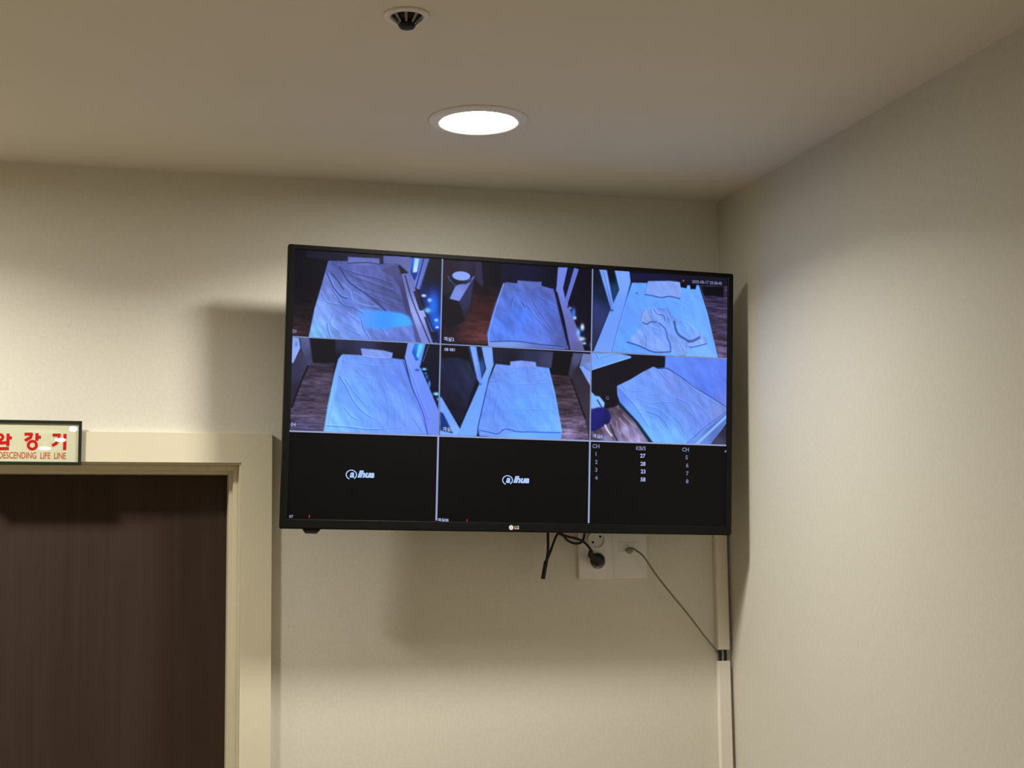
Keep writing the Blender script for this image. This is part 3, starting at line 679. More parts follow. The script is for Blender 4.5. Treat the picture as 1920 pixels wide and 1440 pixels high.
        ('L',1.7,0.35,(74,108,220),[(-260.7,-36.0),(-256.0,-75.6)]),
        ('L',2.3,0.6,(66,108,205),[(-397.4,-78.2),(-354.2,-79.8),(-317.9,-83.0),(-290.6,-82.5)]),
        ('L',1.7,0.4,(74,108,220),[(-290.6,-82.1),(-272.4,-79.7),(-244.9,-77.0)]),
        ('L',1.7,0.35,(80,118,220),[(-383.5,-1.3),(-387.8,-39.0),(-393.8,-76.7)]),
        ('L',1.7,0.3,(80,118,220),[(-368.9,53.1),(-339.8,49.1),(-285.0,46.2),(-252.0,51.3)]),
        ('L',1.9,0.4,(84,104,215),[(-219.5,-59.8),(-204.2,-81.1)]),
        ('L',1.9,0.35,(130,175,255),[(-356.5,-0.2),(-341.3,-24.7),(-318.8,-50.8)]),
        ('L',1.7,0.3,(72,108,215),[(-320.3,1.3),(-304.9,-26.9),(-286.2,-44.2)]),
    ],
    '5': [
        ('P',[(-169.4,95.3),(162.9,94.7),(166.0,-93.1),(-164.8,-92.5)],[(-53.5,82.5,(14,14,26))],1,0,0),
        ('P',[(-167.5,93.6),(-105.2,93.0),(-104.7,69.0),(-166.9,68.0)],[(-139.0,82.1,(12,9,14))],2,0,0),
        ('P',[(-166.9,68.0),(-133.1,71.4),(-106.4,63.4),(-90.5,29.2),(-120.4,-67.3),(-139.6,-49.7),(-164.9,-12.4)],[(-151.2,41.2,(22,28,58)),(-118.8,24.3,(28,32,62)),(-136.5,-22.2,(18,20,38)),(-106.0,43.2,(34,46,78))],3,0.15,0),
        ('P',[(-105.2,94.8),(-79.6,96.1),(-71.9,50.2),(-79.1,29.7)],[(-85.9,81.0,(10,22,44)),(-79.6,53.6,(40,74,140))],2,0,0),
        ('P',[(-167.2,-10.6),(-163.0,-12.3),(-121.1,-77.4),(-127.4,-90.4),(-165.3,-89.8),(-166.4,-41.6)],[(-145.3,-49.9,(112,158,252)),(-129.5,-82.2,(122,170,255))],1,0,0),
        ('P',[(-165.1,-41.6),(-158.5,-45.0),(-136.9,-85.2),(-164.2,-79.7)],[(-158.2,-59.5,(18,50,120))],2,0,0),
        ('P',[(-110.0,95.5),(-105.3,95.7),(-86.5,22.0),(-90.5,29.2)],[(-100.7,61.8,(22,44,84))],1,0,0),
        ('P',[(-105.7,96.3),(-92.0,95.8),(-78.7,29.7),(-81.7,17.6),(-88.6,29.2)],[(-95.2,71.3,(122,164,255)),(-82.9,29.5,(104,142,240))],1,0,0),
        ('P',[(-80.6,96.4),(-57.3,96.0),(-53.6,60.3),(-63.9,30.3),(-77.6,-38.3),(-86.9,-90.0),(-127.4,-90.4),(-120.4,-69.1),(-82.7,20.3),(-69.6,50.4)],[(-64.9,78.3,(118,164,255)),(-85.8,-11.1,(104,156,250)),(-107.2,-66.9,(106,160,252)),(-99.3,-84.9,(112,164,250))],1,0,0),
        ('L',1.5,0.5,(60,92,190),[(-91.8,89.9),(-82.1,35.1)]),
        ('G',-80.7,18.5,2.6,2.3,(50,76,150),0.9),
        ('P',[(-56.7,96.3),(77.0,92.9),(71.8,58.5),(37.6,60.7),(-17.6,65.7),(-53.0,60.3)],[(-34.4,83.4,(28,28,48)),(23.6,82.5,(40,44,74)),(66.6,73.3,(58,62,96)),(-14.9,71.4,(22,22,36))],2,0,0),
        ('P',[(76.0,92.8),(120.3,92.7),(111.3,44.4),(72.0,47.3)],[(92.1,70.7,(15,13,20))],1,0,0),
        ('P',[(119.3,92.6),(141.1,92.7),(131.6,66.9),(118.3,38.1),(109.3,45.2)],[(129.3,85.6,(74,80,122)),(116.1,49.3,(50,48,66))],2,0,0),
        ('P',[(141.1,92.7),(162.0,91.8),(162.4,66.4),(133.6,64.1)],[(151.2,81.0,(108,120,178))],1,0,0),
        ('P',[(132.6,66.9),(145.5,63.7),(162.1,21.2),(161.0,-93.3),(147.6,-58.2),(114.4,36.1),(121.9,57.0)],[(132.2,35.0,(46,42,56)),(150.9,-20.6,(52,46,62)),(141.7,54.2,(40,34,44))],2,0,0),
        ('P',[(133.6,65.1),(141.5,66.4),(161.6,55.0),(162.1,19.3)],[(145.7,54.3,(120,156,245)),(158.0,32.3,(132,164,245))],1,0,0),
        ('P',[(141.6,64.5),(145.4,73.1),(163.2,74.9),(163.6,51.4)],[(155.5,62.3,(128,170,255)),(151.6,57.4,(60,84,150))],1,0,0),
        ('P',[(71.0,45.4),(114.3,42.6),(148.3,-45.0),(159.0,-93.3),(96.1,-91.9)],[(92.7,37.0,(46,34,42)),(103.1,5.7,(72,56,72)),(113.6,-31.3,(72,58,74)),(123.8,-49.6,(82,70,92)),(116.4,-77.9,(140,124,170)),(143.9,-77.0,(90,78,104))],1,0,3),
        ('L',3.8,0.9,(18,14,22),[(116.4,36.2),(134.9,-9.9),(148.3,-43.2)]),
        ('P',[(-49.2,61.8),(-20.4,60.3),(37.6,60.7),(66.9,58.7),(81.5,6.7),(97.6,-71.0),(95.1,-92.5),(-81.2,-88.9),(-84.4,-71.6),(-71.0,7.9),(-61.9,30.4)],[(-33.6,46.4,(106,146,240)),(24.3,45.2,(104,144,238)),(-51.1,-28.2,(98,142,245)),(6.4,-26.0,(98,158,252)),(55.0,-33.5,(102,162,252)),(84.7,-60.3,(112,176,255)),(-60.1,-56.1,(104,146,240)),(-13.8,19.5,(100,148,245))],1,0.045,0),
        ('P',[(-18.3,68.0),(4.4,71.3),(37.0,69.7),(39.2,59.9),(4.7,57.0),(-17.5,57.3)],[(4.6,64.8,(122,152,240))],1,0.03,0),
        ('L',2.6,0.5,(122,178,255),[(65.0,56.4),(79.7,2.8),(94.7,-71.1)]),
        ('L',2.3,0.9,(40,66,150),[(-63.8,26.6),(-70.7,-6.8),(-84.4,-71.6),(-82.2,-86.2)]),
        ('P',[(-25.2,-80.6),(26.7,-77.1),(95.8,-76.7),(95.1,-92.5),(-65.1,-89.3)],[(7.6,-85.1,(110,172,255)),(75.4,-84.8,(100,164,250)),(-49.9,-87.0,(110,150,230))],1,0,0),
        ('L',2.1,0.8,(44,84,190),[(-80.5,-77.0),(-61.5,-80.0),(-42.3,-83.0),(-25.3,-72.4),(-0.3,-77.1),(36.4,-76.8),(94.8,-76.4)]),
        ('L',1.7,0.5,(60,92,190),[(-52.7,45.6),(-60.0,26.8),(-52.3,25.3),(-42.8,31.2)]),
        ('L',1.7,0.4,(64,98,200),[(-27.7,41.1),(-2.8,47.8)]),
        ('L',1.7,0.45,(64,98,200),[(40.2,27.3),(63.4,37.6)]),
        ('L',1.7,0.35,(64,98,200),[(34.1,40.1),(59.2,50.5)]),
        ('L',1.7,0.3,(70,110,215),[(-13.8,19.5),(24.8,22.9),(61.6,26.4)]),
        ('L',1.5,0.25,(70,110,215),[(-21.0,-4.9),(64.1,-3.4)]),
        ('L',1.5,0.25,(74,116,220),[(-12.8,-30.4),(74.4,-29.0)]),
        ('L',1.7,0.35,(66,100,205),[(-29.1,17.0),(-47.5,-20.7),(-50.6,-53.9)]),
        ('L',1.7,0.35,(66,100,205),[(-59.6,8.4),(-60.9,-19.3),(-75.5,-47.4)]),
        ('L',1.7,0.3,(66,100,205),[(-44.1,1.6),(-50.7,-46.6),(-61.7,-69.0)]),
        ('L',1.7,0.4,(70,105,200),[(-34.9,-73.6),(-11.9,-71.0),(-2.2,-76.2)]),
    ],
    '6': [
        ('P',[(158.9,98.3),(475.7,98.0),(477.4,-95.0),(162.0,-95.1)],[(217.6,46.2,(22,20,28))],1,0,0),
        ('P',[(160.5,-1.4),(228.4,-6.3),(306.3,-92.6),(162.0,-93.2)],[(228.7,-25.2,(66,54,68)),(199.6,-86.4,(112,104,142)),(235.3,-66.5,(156,146,196)),(269.8,-84.2,(162,152,205)),(219.2,-57.6,(90,76,98)),(179.5,-72.1,(60,52,66)),(251.0,-37.6,(78,66,86))],2,0,4),
        ('P',[(160.3,13.6),(168.3,8.3),(224.3,1.1),(228.5,-10.1),(212.6,-18.3),(194.7,-22.7),(160.5,-1.4)],[(198.3,-1.9,(20,18,26))],3,0,0),
        ('P',[(159.9,95.5),(184.8,95.8),(216.8,97.3),(249.2,92.2),(250.2,88.4),(205.2,73.1),(161.5,57.9)],[(177.0,82.2,(106,160,252)),(233.0,90.5,(114,164,250)),(187.3,65.6,(112,166,255))],1,0,0),
        ('L',1.7,0.7,(60,94,180),[(170.9,93.2),(177.0,82.2)]),
        ('L',1.7,0.5,(70,104,190),[(181.0,85.2),(196.9,90.7),(220.9,96.5)]),
        ('L',1.9,0.6,(150,200,255),[(162.5,59.2),(205.2,74.0),(249.2,89.3)]),
        ('P',[(328.0,96.8),(474.7,98.0),(475.6,-12.3),(390.8,38.3),(337.0,68.5),(327.7,71.9)],[(359.4,86.8,(96,136,246)),(442.4,75.2,(92,126,238)),(422.0,35.7,(86,124,240)),(459.4,46.9,(88,118,226)),(464.0,-1.1,(104,126,220))],1,0.03,0),
        ('P',[(218.9,27.3),(249.9,42.8),(277.9,60.2),(301.2,72.1),(310.4,68.3),(328.7,71.4),(390.8,38.3),(474.6,-11.3),(475.8,-35.4),(460.4,-59.0),(431.6,-93.5),(303.3,-92.3),(267.3,-46.5),(226.5,-8.3),(220.2,8.4)],[(298.2,63.0,(110,148,240)),(238.0,28.1,(112,154,248)),(278.4,29.8,(106,148,242)),(360.2,14.0,(106,138,230)),(422.4,-2.7,(108,138,228)),(319.7,-25.7,(100,150,245)),(279.5,-55.6,(112,176,255)),(340.8,-78.2,(114,180,255)),(402.0,-41.8,(106,140,238)),(453.7,-16.9,(116,140,215)),(339.3,41.9,(112,140,228))],1,0.045,0),
        ('P',[(218.9,27.3),(226.5,-8.3),(267.3,-46.5),(303.3,-92.3),(320.6,-91.7),(279.3,-36.6),(250.5,-1.7),(224.0,21.8)],[(228.2,8.8,(96,132,240)),(258.9,-27.9,(106,160,250)),(300.1,-79.5,(112,180,255))],3,0,0),
        ('L',1.7,0.5,(66,96,200),[(224.0,21.8),(258.7,-12.8),(291.7,-57.0)]),
        ('P',[(474.6,-18.1),(475.9,-39.2),(460.4,-59.0),(431.6,-94.5),(379.9,-93.2)],[(443.7,-59.6,(84,112,190)),(464.3,-35.8,(90,116,190)),(402.5,-80.1,(104,146,230))],1,0,0),
        ('L',5.3,0.95,(140,190,255),[(472.6,-27.8),(443.7,-53.8),(400.5,-92.5)]),
        ('L',2.3,0.7,(62,92,185),[(470.5,-18.2),(422.9,-52.6),(379.9,-90.3)]),
        ('L',1.9,0.8,(50,76,175),[(310.4,67.7),(339.0,66.7),(390.9,34.4),(432.6,13.1),(468.3,-6.8)]),
        ('L',1.7,0.5,(70,98,190),[(312.5,63.6),(331.1,45.3),(339.4,38.0)]),
        ('L',1.7,0.4,(70,98,200),[(343.2,61.2),(411.8,16.1),(464.1,-8.8)]),
        ('P',[(221.4,-2.8),(228.5,-10.1),(267.3,-48.4),(304.3,-92.6),(294.2,-92.5),(259.2,-46.8),(224.6,-15.9)],[(259.2,-46.8,(12,38,58))],2,0,0),
        ('P',[(475.9,-45.0),(476.4,-95.0),(432.6,-93.5),(460.4,-60.9)],[(464.6,-68.5,(44,38,50)),(456.4,-82.2,(66,66,100))],1,0,0),
        ('P',[(160.3,13.6),(170.3,4.6),(180.3,3.1),(191.5,-9.7),(191.0,-17.2),(186.7,-21.1),(160.9,-23.0)],[(168.6,-8.7,(118,172,255)),(186.5,-8.0,(140,190,255))],1,0,0),
        ('L',3.0,0.9,(24,40,90),[(175.4,-4.6),(185.7,-20.2)]),
        ('P',[(161.3,-25.8),(178.7,-19.5),(198.7,-22.9),(207.3,-39.2),(203.1,-52.5),(187.3,-60.6),(171.5,-70.5),(162.0,-70.8)],[(178.9,-36.4,(30,30,118)),(195.1,-49.0,(24,24,86))],3,0,0),
        ('L',4.5,0.95,(214,206,232),[(193.6,-57.5),(199.3,-67.7),(208.5,-78.6)]),
        ('L',3.0,0.9,(36,34,62),[(205.2,-56.2),(213.4,-74.7),(221.6,-88.6)]),
        ('L',2.3,0.4,(196,180,220),[(219.0,-48.2),(223.3,-66.9),(227.4,-74.3)]),
        ('L',2.3,0.4,(196,180,220),[(224.9,-40.4),(243.3,-62.4),(247.6,-81.2)]),
        ('L',1.9,0.4,(196,180,220),[(232.8,-32.6),(259.4,-58.1)]),
        ('L',2.1,0.55,(64,100,215),[(287.2,-25.0),(307.6,-29.9),(326.1,-42.6),(336.5,-59.3)]),
        ('L',1.9,0.4,(66,100,215),[(295.2,-15.2),(319.7,-21.9),(340.3,-40.2)]),
        ('L',2.1,0.5,(66,98,210),[(348.5,-34.2),(365.0,-48.8),(373.5,-71.4)]),
        ('L',1.9,0.4,(70,100,205),[(352.1,6.1),(381.0,-4.3),(402.0,-34.2)]),
        ('L',1.9,0.4,(70,100,205),[(377.0,-15.9),(397.8,-34.3),(402.2,-53.3)]),
        ('L',1.7,0.35,(74,106,210),[(290.7,18.9),(298.9,11.6),(319.2,16.2)]),
        ('L',1.7,0.35,(74,106,210),[(262.5,2.6),(291.0,-5.8),(319.5,-4.7)]),
        ('L',1.7,0.4,(74,104,205),[(319.4,-2.8),(350.1,-3.6)]),
        ('L',1.7,0.35,(70,100,205),[(361.1,-62.3),(377.7,-80.8)]),
        ('L',1.7,0.35,(70,100,205),[(397.5,0.2),(422.6,-21.9),(435.2,-36.8)]),
        ('L',1.7,0.3,(74,110,215),[(267.0,-27.6),(303.6,-37.7),(324.2,-59.7)]),
        ('L',1.7,0.3,(150,185,255),[(311.8,-41.2),(332.4,-63.3)]),
        ('L',1.7,0.35,(74,106,210),[(234.0,24.1),(258.3,17.5),(290.6,22.7)]),
    ],
}
V1, V2, H1, H2 = -168.0, 160.0, 97.2, -91.5
GX0, GX1, GZ0, GZ1 = -472, 472, -94, 274
RECT = {'1': (GX0, V1, H1, GZ1), '2': (V1, V2, H1, GZ1), '3': (V2, GX1, H1, GZ1), '4': (GX0, V1, H2, H1), '5': (V1, V2, H2, H1), '6': (V2, GX1, H2, H1)}
rng = np.random.default_rng(7)
def blur(a, k):
    for _ in range(k):
        p = np.pad(a, 1, mode='edge')
        a = (p[:-2, 1:-1] + 2*p[1:-1, 1:-1] + p[2:, 1:-1])/4
        p = np.pad(a, 1, mode='edge')
        a = (p[1:-1, :-2] + 2*p[1:-1, 1:-1] + p[1:-1, 2:])/4
    return a
def noise(h, w, sx, sy):
    gh, gw = int(h/sy)+3, int(w/sx)+3
    g_ = rng.random((gh, gw))
    yy = np.arange(h)/sy; xx = np.arange(w)/sx
    yi = yy.astype(int); xi = xx.astype(int); fy = (yy-yi)[:, None]; fx = (xx-xi)[None, :]
    fy = fy*fy*(3-2*fy); fx = fx*fx*(3-2*fx)
    A = g_[yi][:, xi]; B = g_[yi][:, xi+1]; C_ = g_[yi+1][:, xi]; D_ = g_[yi+1][:, xi+1]
    return (A*(1-fx)+B*fx)*(1-fy) + (C_*(1-fx)+D_*fx)*fy - .5
def paint(ops, rect):
    x0, x1, z0, z1 = rect
    W_, H_ = int(round(x1-x0)), int(round(z1-z0))
    img = np.zeros((H_, W_, 3))
    gx = x0 + (np.arange(W_)+.5)*(x1-x0)/W_
    gz = z1 - (np.arange(H_)+.5)*(z1-z0)/H_
    PX, PZ = np.meshgrid(gx, gz)
    n0 = blur(rng.random((420, 420))-.5, 2)
    def oriented(deg, su, sv, seed):
        c, s_ = math.cos(math.radians(deg)), math.sin(math.radians(deg))
        U = (PX*c + PZ*s_)/su + seed*37.3; Vv = (-PX*s_ + PZ*c)/sv + seed*91.7
        ui = np.floor(U).astype(int); vi = np.floor(Vv).astype(int); fu = U-ui; fv = Vv-vi
        fu = fu*fu*(3-2*fu); fv = fv*fv*(3-2*fv)
        g = lambda a, b: n0[a % 420, b % 420]
        return (g(ui, vi)*(1-fu)+g(ui+1, vi)*fu)*(1-fv) + (g(ui, vi+1)*(1-fu)+g(ui+1, vi+1)*fu)*fv
    nz = 3.0*oriented(-58, 16, 3.2, 1) + 2.2*oriented(-35, 9, 2.4, 2) + 1.6*oriented(-75, 6, 1.8, 3) + .8*oriented(20, 7, 4, 4)
    st = .8*noise(H_, W_, 30, 4.5) + .6*noise(H_, W_, 14, 2.6) + .3*noise(H_, W_, 5, 2)
    def inside(P):
        acc = np.zeros((H_, W_))
        for dx, dz in ((-.25, -.25), (.25, -.25), (-.25, .25), (.25, .25)):
            c = np.zeros((H_, W_), bool)
            X, Z = PX+dx, PZ+dz
            for (ax, az), (bx, bz) in zip(P, P[1:]+P[:1]):
                if az == bz: continue
                c ^= ((az > Z) != (bz > Z)) & (X < (bx-ax)*(Z-az)/(bz-az) + ax)
            acc += c
        return acc/4
    for op in ops:
        if op[0] == 'P':
            _, P, C_, soft, tex, pat = op
            m = inside(P)
            if soft: m = blur(m, soft if soft > 1 else 1)
            num = np.zeros((H_, W_, 3)); den = np.zeros((H_, W_))
            for cx, cz, c in C_:
                w_ = 1/((PX-cx)**2 + (PZ-cz)**2 + 60)**1.15
                num += w_[..., None]*np.array(c, float); den += w_
            col = num/den[..., None]
            if tex: col = col*(1+(tex+.012)*1.75*nz[..., None])
            if pat == 2: col = col*(1+.55*st[..., None])
            elif pat == 3: col = col*(1+.75*st[..., None])
            elif pat == 4: col = col*(1+.5*nz[..., None])
            img = img*(1-m[..., None]) + col*m[..., None]
        elif op[0] == 'L':
            _, w_, al, c, P = op
            S = spline([(a, b, 0) for a, b in P], 5) if len(P) > 2 else [Vector((a, b, 0)) for a, b in P]
            dd = np.full((H_, W_), 1e9)
            for p, q in zip(S, S[1:]):
                vx, vz = q.x-p.x, q.y-p.y; L2 = vx*vx+vz*vz+1e-9
                t = np.clip(((PX-p.x)*vx + (PZ-p.y)*vz)/L2, 0, 1)
                dd = np.minimum(dd, (PX-p.x-t*vx)**2 + (PZ-p.y-t*vz)**2)
            m = min(1, al*(1.25 if w_ < 3.4 else 1))*np.exp(-(dd/(w_*.5)**2)**1.2)
            if w_ < 3.4 and al <= .7 and sum(c) < 480:      # a crease has a light side too
                d2 = np.full((H_, W_), 1e9)
                for p, q in zip(S, S[1:]):
                    vx, vz = q.x-p.x, q.y-p.y; L2 = vx*vx+vz*vz+1e-9; ox, oz = 1.3, 1.5
                    t = np.clip(((PX-p.x-ox)*vx + (PZ-p.y-oz)*vz)/L2, 0, 1)
                    d2 = np.minimum(d2, (PX-p.x-ox-t*vx)**2 + (PZ-p.y-oz-t*vz)**2)
                m2 = al*.32*np.exp(-(d2/(w_*.55)**2)**1.2)
                img = img*(1+m2[..., None])
            img = img*(1-m[..., None]) + np.array(c, float)*m[..., None]
        elif op[0] == 'G':
            _, cx, cz, rx, rz, c, al = op
            dd = ((PX-cx)/rx)**2 + ((PZ-cz)/rz)**2
            m = al*np.exp(-dd**1.3)
            img = img*(1-m[..., None]) + np.array(c, float)*m[..., None]
        else:
            _, cx, cz, rx, rz, c = op
            dd = np.sqrt(((PX-cx)/rx)**2 + ((PZ-cz)/rz)**2)
            m = np.clip((1-dd)*rz+.5, 0, 1)
            img = img*(1-m[..., None]) + np.array(c, float)*m[..., None]
    img = img*(1 + .03*(rng.random((H_, W_, 1))-.5))
    return np.clip(img*1.03, 0, 255)/255
def tile_mesh(name, ops, rect, parent, y):
    img = paint(ops, rect)
    lin = np.where(img <= .04045, img/12.92, ((img+.055)/1.055)**2.4)
    x0, x1, z0, z1 = [v*mmm for v in rect]
    g2 = .0004
    h, w = lin.shape[:2]
    X, Z = np.meshgrid(np.linspace(x0+g2, x1-g2, w), np.linspace(z1-g2, z0+g2, h))
    co = np.stack([X, np.full_like(X, y), Z], -1).reshape(-1, 3)
    idx = np.arange(h*w).reshape(h, w)
    f = np.stack([idx[1:, :-1], idx[1:, 1:], idx[:-1, 1:], idx[:-1, :-1]], -1).reshape(-1, 4)
    me = bpy.data.meshes.new(name)
    me.vertices.add(len(co)); me.vertices.foreach_set('co', co.ravel().astype(np.float32))
    me.loops.add(f.size); me.loops.foreach_set('vertex_index', f.ravel().astype(np.int32))
    me.polygons.add(len(f)); me.polygons.foreach_set('loop_start', (np.arange(len(f))*4).astype(np.int32))
    me.update(calc_edges=True)
    at = me.color_attributes.new('feed', 'FLOAT_COLOR', 'POINT')
    at.data.foreach_set('color', np.concatenate([lin.reshape(-1, 3), np.ones((h*w, 1))], 1).ravel().astype(np.float32))
    me.materials.append(M_FEED)
    o = bpy.data.objects.new(name, me); COL.objects.link(o); o.parent = parent
    return o
TL = {'1': 'tile showing a creased bed with a bright blue patch', '2': 'tile showing a made bed and a side table with a bowl',
      '3': 'tile showing a bed with a crumpled blanket', '4': 'tile showing a smooth bed beside a window on its right',
      '5': 'tile showing a smooth bed beside a window on its left', '6': 'tile showing a slanted bed and a dark blue chair'}
for k in '123456':
    o = tile_mesh('picture_tile', FEEDS[k], RECT[k], screen, .0022); o['label'] = TL[k]
def bar(name, x0, x1, z0, z1, mat, y=.0019):
    bm = bmesh.new(); bm.faces.new([bm.verts.new((a*mmm, y, b*mmm)) for a, b in ((x0, z0), (x1, z0), (x1, z1), (x0, z1))])
    return link_mesh(name, bm, mat, screen)
for x in (V1, V2):
    bar('grid_line', x-1.5, x+1.5, H2, GZ1, M_LINE); bar('grid_line', x-1.9, x+1.9, sz0*1000+2, H2, M_LINEB)
bar('grid_line', GX0, GX1, H1-1.2, H1+1.2, M_LINE, .0018)
bar('grid_line', GX0, GX1, H2-1.6, H2+1.6, M_LINEB, .0018)

YT = .0016
def stext(name, body, mat, px, size, align='CENTER', **k):
    """screen text placed by its baseline point in screen millimetres"""
    return text_obj(name, body, mat, screen, px[0]*mmm, px[1]*mmm, size*mmm, YT, align, **k)
for (p, mt) in (([(-326.8, -179.8)], M_INKW), ([(-0.4, -182.9)], M_INKW)):
    c = p[0]
    # maker's wordmark: an a in a swirl, then lhua in heavy slanted letters
    stext('wordmark', 'a', mt, (c[0]-17.8, c[1]-.2), 20, bold=.0007, shear=.25)
    bm = bmesh.new()
    for i in range(34):
        a0 = -1.0 + i*5.2/33; a1 = -1.0 + (i+1)*5.2/33
        for_r = []
        for a in (a0, a1):
            for rr in (8.2, 10.0):
                for_r.append(bm.verts.new(((c[0]-18.5+rr*1.15*math.cos(a))*mmm, YT, (c[1]+4.8+rr*math.sin(a))*mmm)))
        bm.faces.new((for_r[0], for_r[1], for_r[3], for_r[2]))
    link_mesh('wordmark', bm, mt, screen)
    stext('wordmark', 'lhua', mt, (c[0]+10.5, c[1]+.3), 18.5, bold=.0009, shear=.3, width=1.08)
rows = [(173.7, -106.0), (174.0, -122.2), (174.8, -139.0), (175.1, -155.8), (175.4, -172.6)]
for q, s in zip(rows, ('CH', '1', '2', '3', '4')): stext('readout', s, M_INKD, q, 11.5, bold=.00035)
rows = [(274.6, -107.5), (279.0, -123.2), (279.9, -140.2), (280.7, -156.5), (280.3, -173.5)]
for q, s in zip(rows, ('KB/S', '27', '28', '23', '58')): stext('readout', s, M_INKD if s == 'KB/S' else M_INK, q, 11.5, bold=.00035)
rows = [(377.2, -107.3), (379.9, -123.8), (381.3, -140.9), (381.5, -158.0), (381.7, -175.1)]
for q, s in zip(rows, ('CH', '5', '6', '7', '8')): stext('readout', s, M_INKD, q, 11.5, bold=.00035)
stext('caption', '01', M_INK, [(-468.0, 104.9)][0], 10)
stext('caption', '객실2', M_INK, [(-150.5, 104.7)][0], 9.5, bold=.0002)
stext('caption', '04', M_INK, [(-464.8, -81.6)][0], 10)
stext('caption', '08 081', M_INK, [(-147.7, 83.9)][0], 8.5, bold=.0002)
stext('caption', '객실2', M_INK, [(-148.3, -80.7)][0], 9.5, bold=.0002)
stext('caption', '객실6', M_INK, [(176.9, -84.5)][0], 9.5, bold=.0002)
stext('caption', 'G', M_INKD, [(197.7, -2.6)][0], 10)
stext('caption', '2025-08-17 22:28:48', M_INKD, [(423.1, 258.0)][0], 8.8, bold=.0002, width=.95)
stext('record_mark', '●', M_INKR, [(368.1, 259.3)][0], 6)
stext('caption', '07', M_INK, [(-463.3, -263.2)][0], 8)
stext('caption', '객실08', M_INK, [(-153.9, -265.5)][0], 8, bold=.0002)
for q in [(-427.4, -262.6), (-103.4, -265.8)]: stext('alarm_mark', '?', M_INKR, q, 8, bold=.0004)
stext('record_mark', '●', M_INK, [(159.2, -270.5)][0], 7)
stext('record_mark', '▲', M_INKD, [(470.4, -106.3)][0], 7)

# ---------------------------------------------------------------- wall plates
PZ0, PZ1 = 1.7405, 1.8605
def plate(name, x0, x1, t, z0=PZ0, z1=PZ1):
    root = empty(name, ((x0+x1)/2, -.0004, z0))
    w2, h = (x1-x0)/2, z1-z0
    bm = bmesh.new(); box(bm, -w2, w2, -t, 0, 0, h, .0016, 3); link_mesh('face_plate', bm, M_WHITE, root)
    return root
pw = plate('power_outlet', -.3565, -.2775, .0095)
tag(pw, 'white double socket plate half hidden below the screen, black plug in its lower hole', 'outlet')
for (cx, cz) in ((-.3173, 1.8262), (-.3143, 1.7800)):
    lx, lz = cx-pw.location.x, cz-PZ0
    pj = .0190 if cz > 1.8 else .0130
    bm = bmesh.new(); lathe(bm, [(.0195, .0093), (.0195, pj-.0004), (.0190, pj), (.0172, pj-.0003), (.0168, .0099)], 40, 'Y', (lx, 0, lz))
    rim = link_mesh('socket_rim', bm, M_WHITE, pw, True)
    bm = bmesh.new(); lathe(bm, [(.00005, pj-.0030), (.0171, pj-.0030)], 40, 'Y', (lx, 0, lz)); link_mesh('socket_well', bm, M_GREYP if cz < 1.8 else M_WHITE, pw, True)
    for dx, dz in ((.0085, .0065), (-.0085, -.0060)):
        bm = bmesh.new(); lathe(bm, [(.00005, pj-.0026), (.0026, pj-.0026), (.0026, pj-.0030)], 16, 'Y', (lx+dx, 0, lz+dz)); link_mesh('pin_hole', bm, M_HOLE, pw)
    bm = bmesh.new(); box(bm, lx-.003, lx+.003, -pj+.0012, -pj+.0030, lz-.0165, lz-.0140, .0004); link_mesh('earth_clip', bm, M_STEEL, pw)
pa = plate('antenna_outlet', -.2767, -.1970, .0062, 1.7412, 1.8612)
tag(pa, 'white aerial and data plate on the wall right of the socket plate', 'outlet')
jx, jz = -.238-pa.location.x, 1.8020-1.7412
bm = bmesh.new(); lathe(bm, [(.00005, .0078), (.0050, .0078), (.0075, .0066), (.0080, .0060)], 24, 'Y', (jx, 0, jz)); link_mesh('jack', bm, M_GREYP, pa, True)
bm = bmesh.new(); box(bm, jx-.024, jx+.024, -.0068, -.0060, jz-.005, jz+.018, .0003); link_mesh('jack_panel', bm, M_WHITE, pa)

# grey aerial cable
cb = empty('aerial_cable', (-.238, -.008, 1.8020))
tag(cb, 'thin grey cable running from the aerial plate down to the white cable duct', 'cable')
def local(root, pts): return [tuple(Vector(p)-root.location) for p in pts]
Rp = [(-0.25, -0.032, 1.8017), (-0.2387, -0.032, 1.8063), (-0.2276, -0.032, 1.8004), (-0.213, -0.032, 1.7863), (-0.1877, -0.032, 1.75), (-0.1525, -0.032, 1.7065), (-0.1104, -0.032, 1.6569), (-0.0706, -0.032, 1.6131), (-0.0522, -0.032, 1.5894), (-0.045, -0.032, 1.5753)]
Rp[0] = (Rp[0][0], -.014, Rp[0][2]); Rp[1] = (Rp[1][0], -.024, Rp[1][2]); Rp[2] = (Rp[2][0], -.026, Rp[2][2]); Rp[-1] = (-.0345, -.0035, 1.5740); Rp[-2] = (-.0425, -.009, 1.5845); Rp[-3] = (Rp[-3][0]-.001, -.022, Rp[-3][2]-.001)
bm = bmesh.new(); tube(bm, local(cb, Rp), .0021, 10, 8); link_mesh('wire', bm, M_CABLE, cb, True)
bm = bmesh.new()
lathe(bm, [(.0005, .0105), (.0048, .0105), (.0062, .0090), (.0062, .0005), (.0005, .0002)], 20, 'Y', (0, 0, 0))
link_mesh('connector', bm, M_GREYP, cb, True)

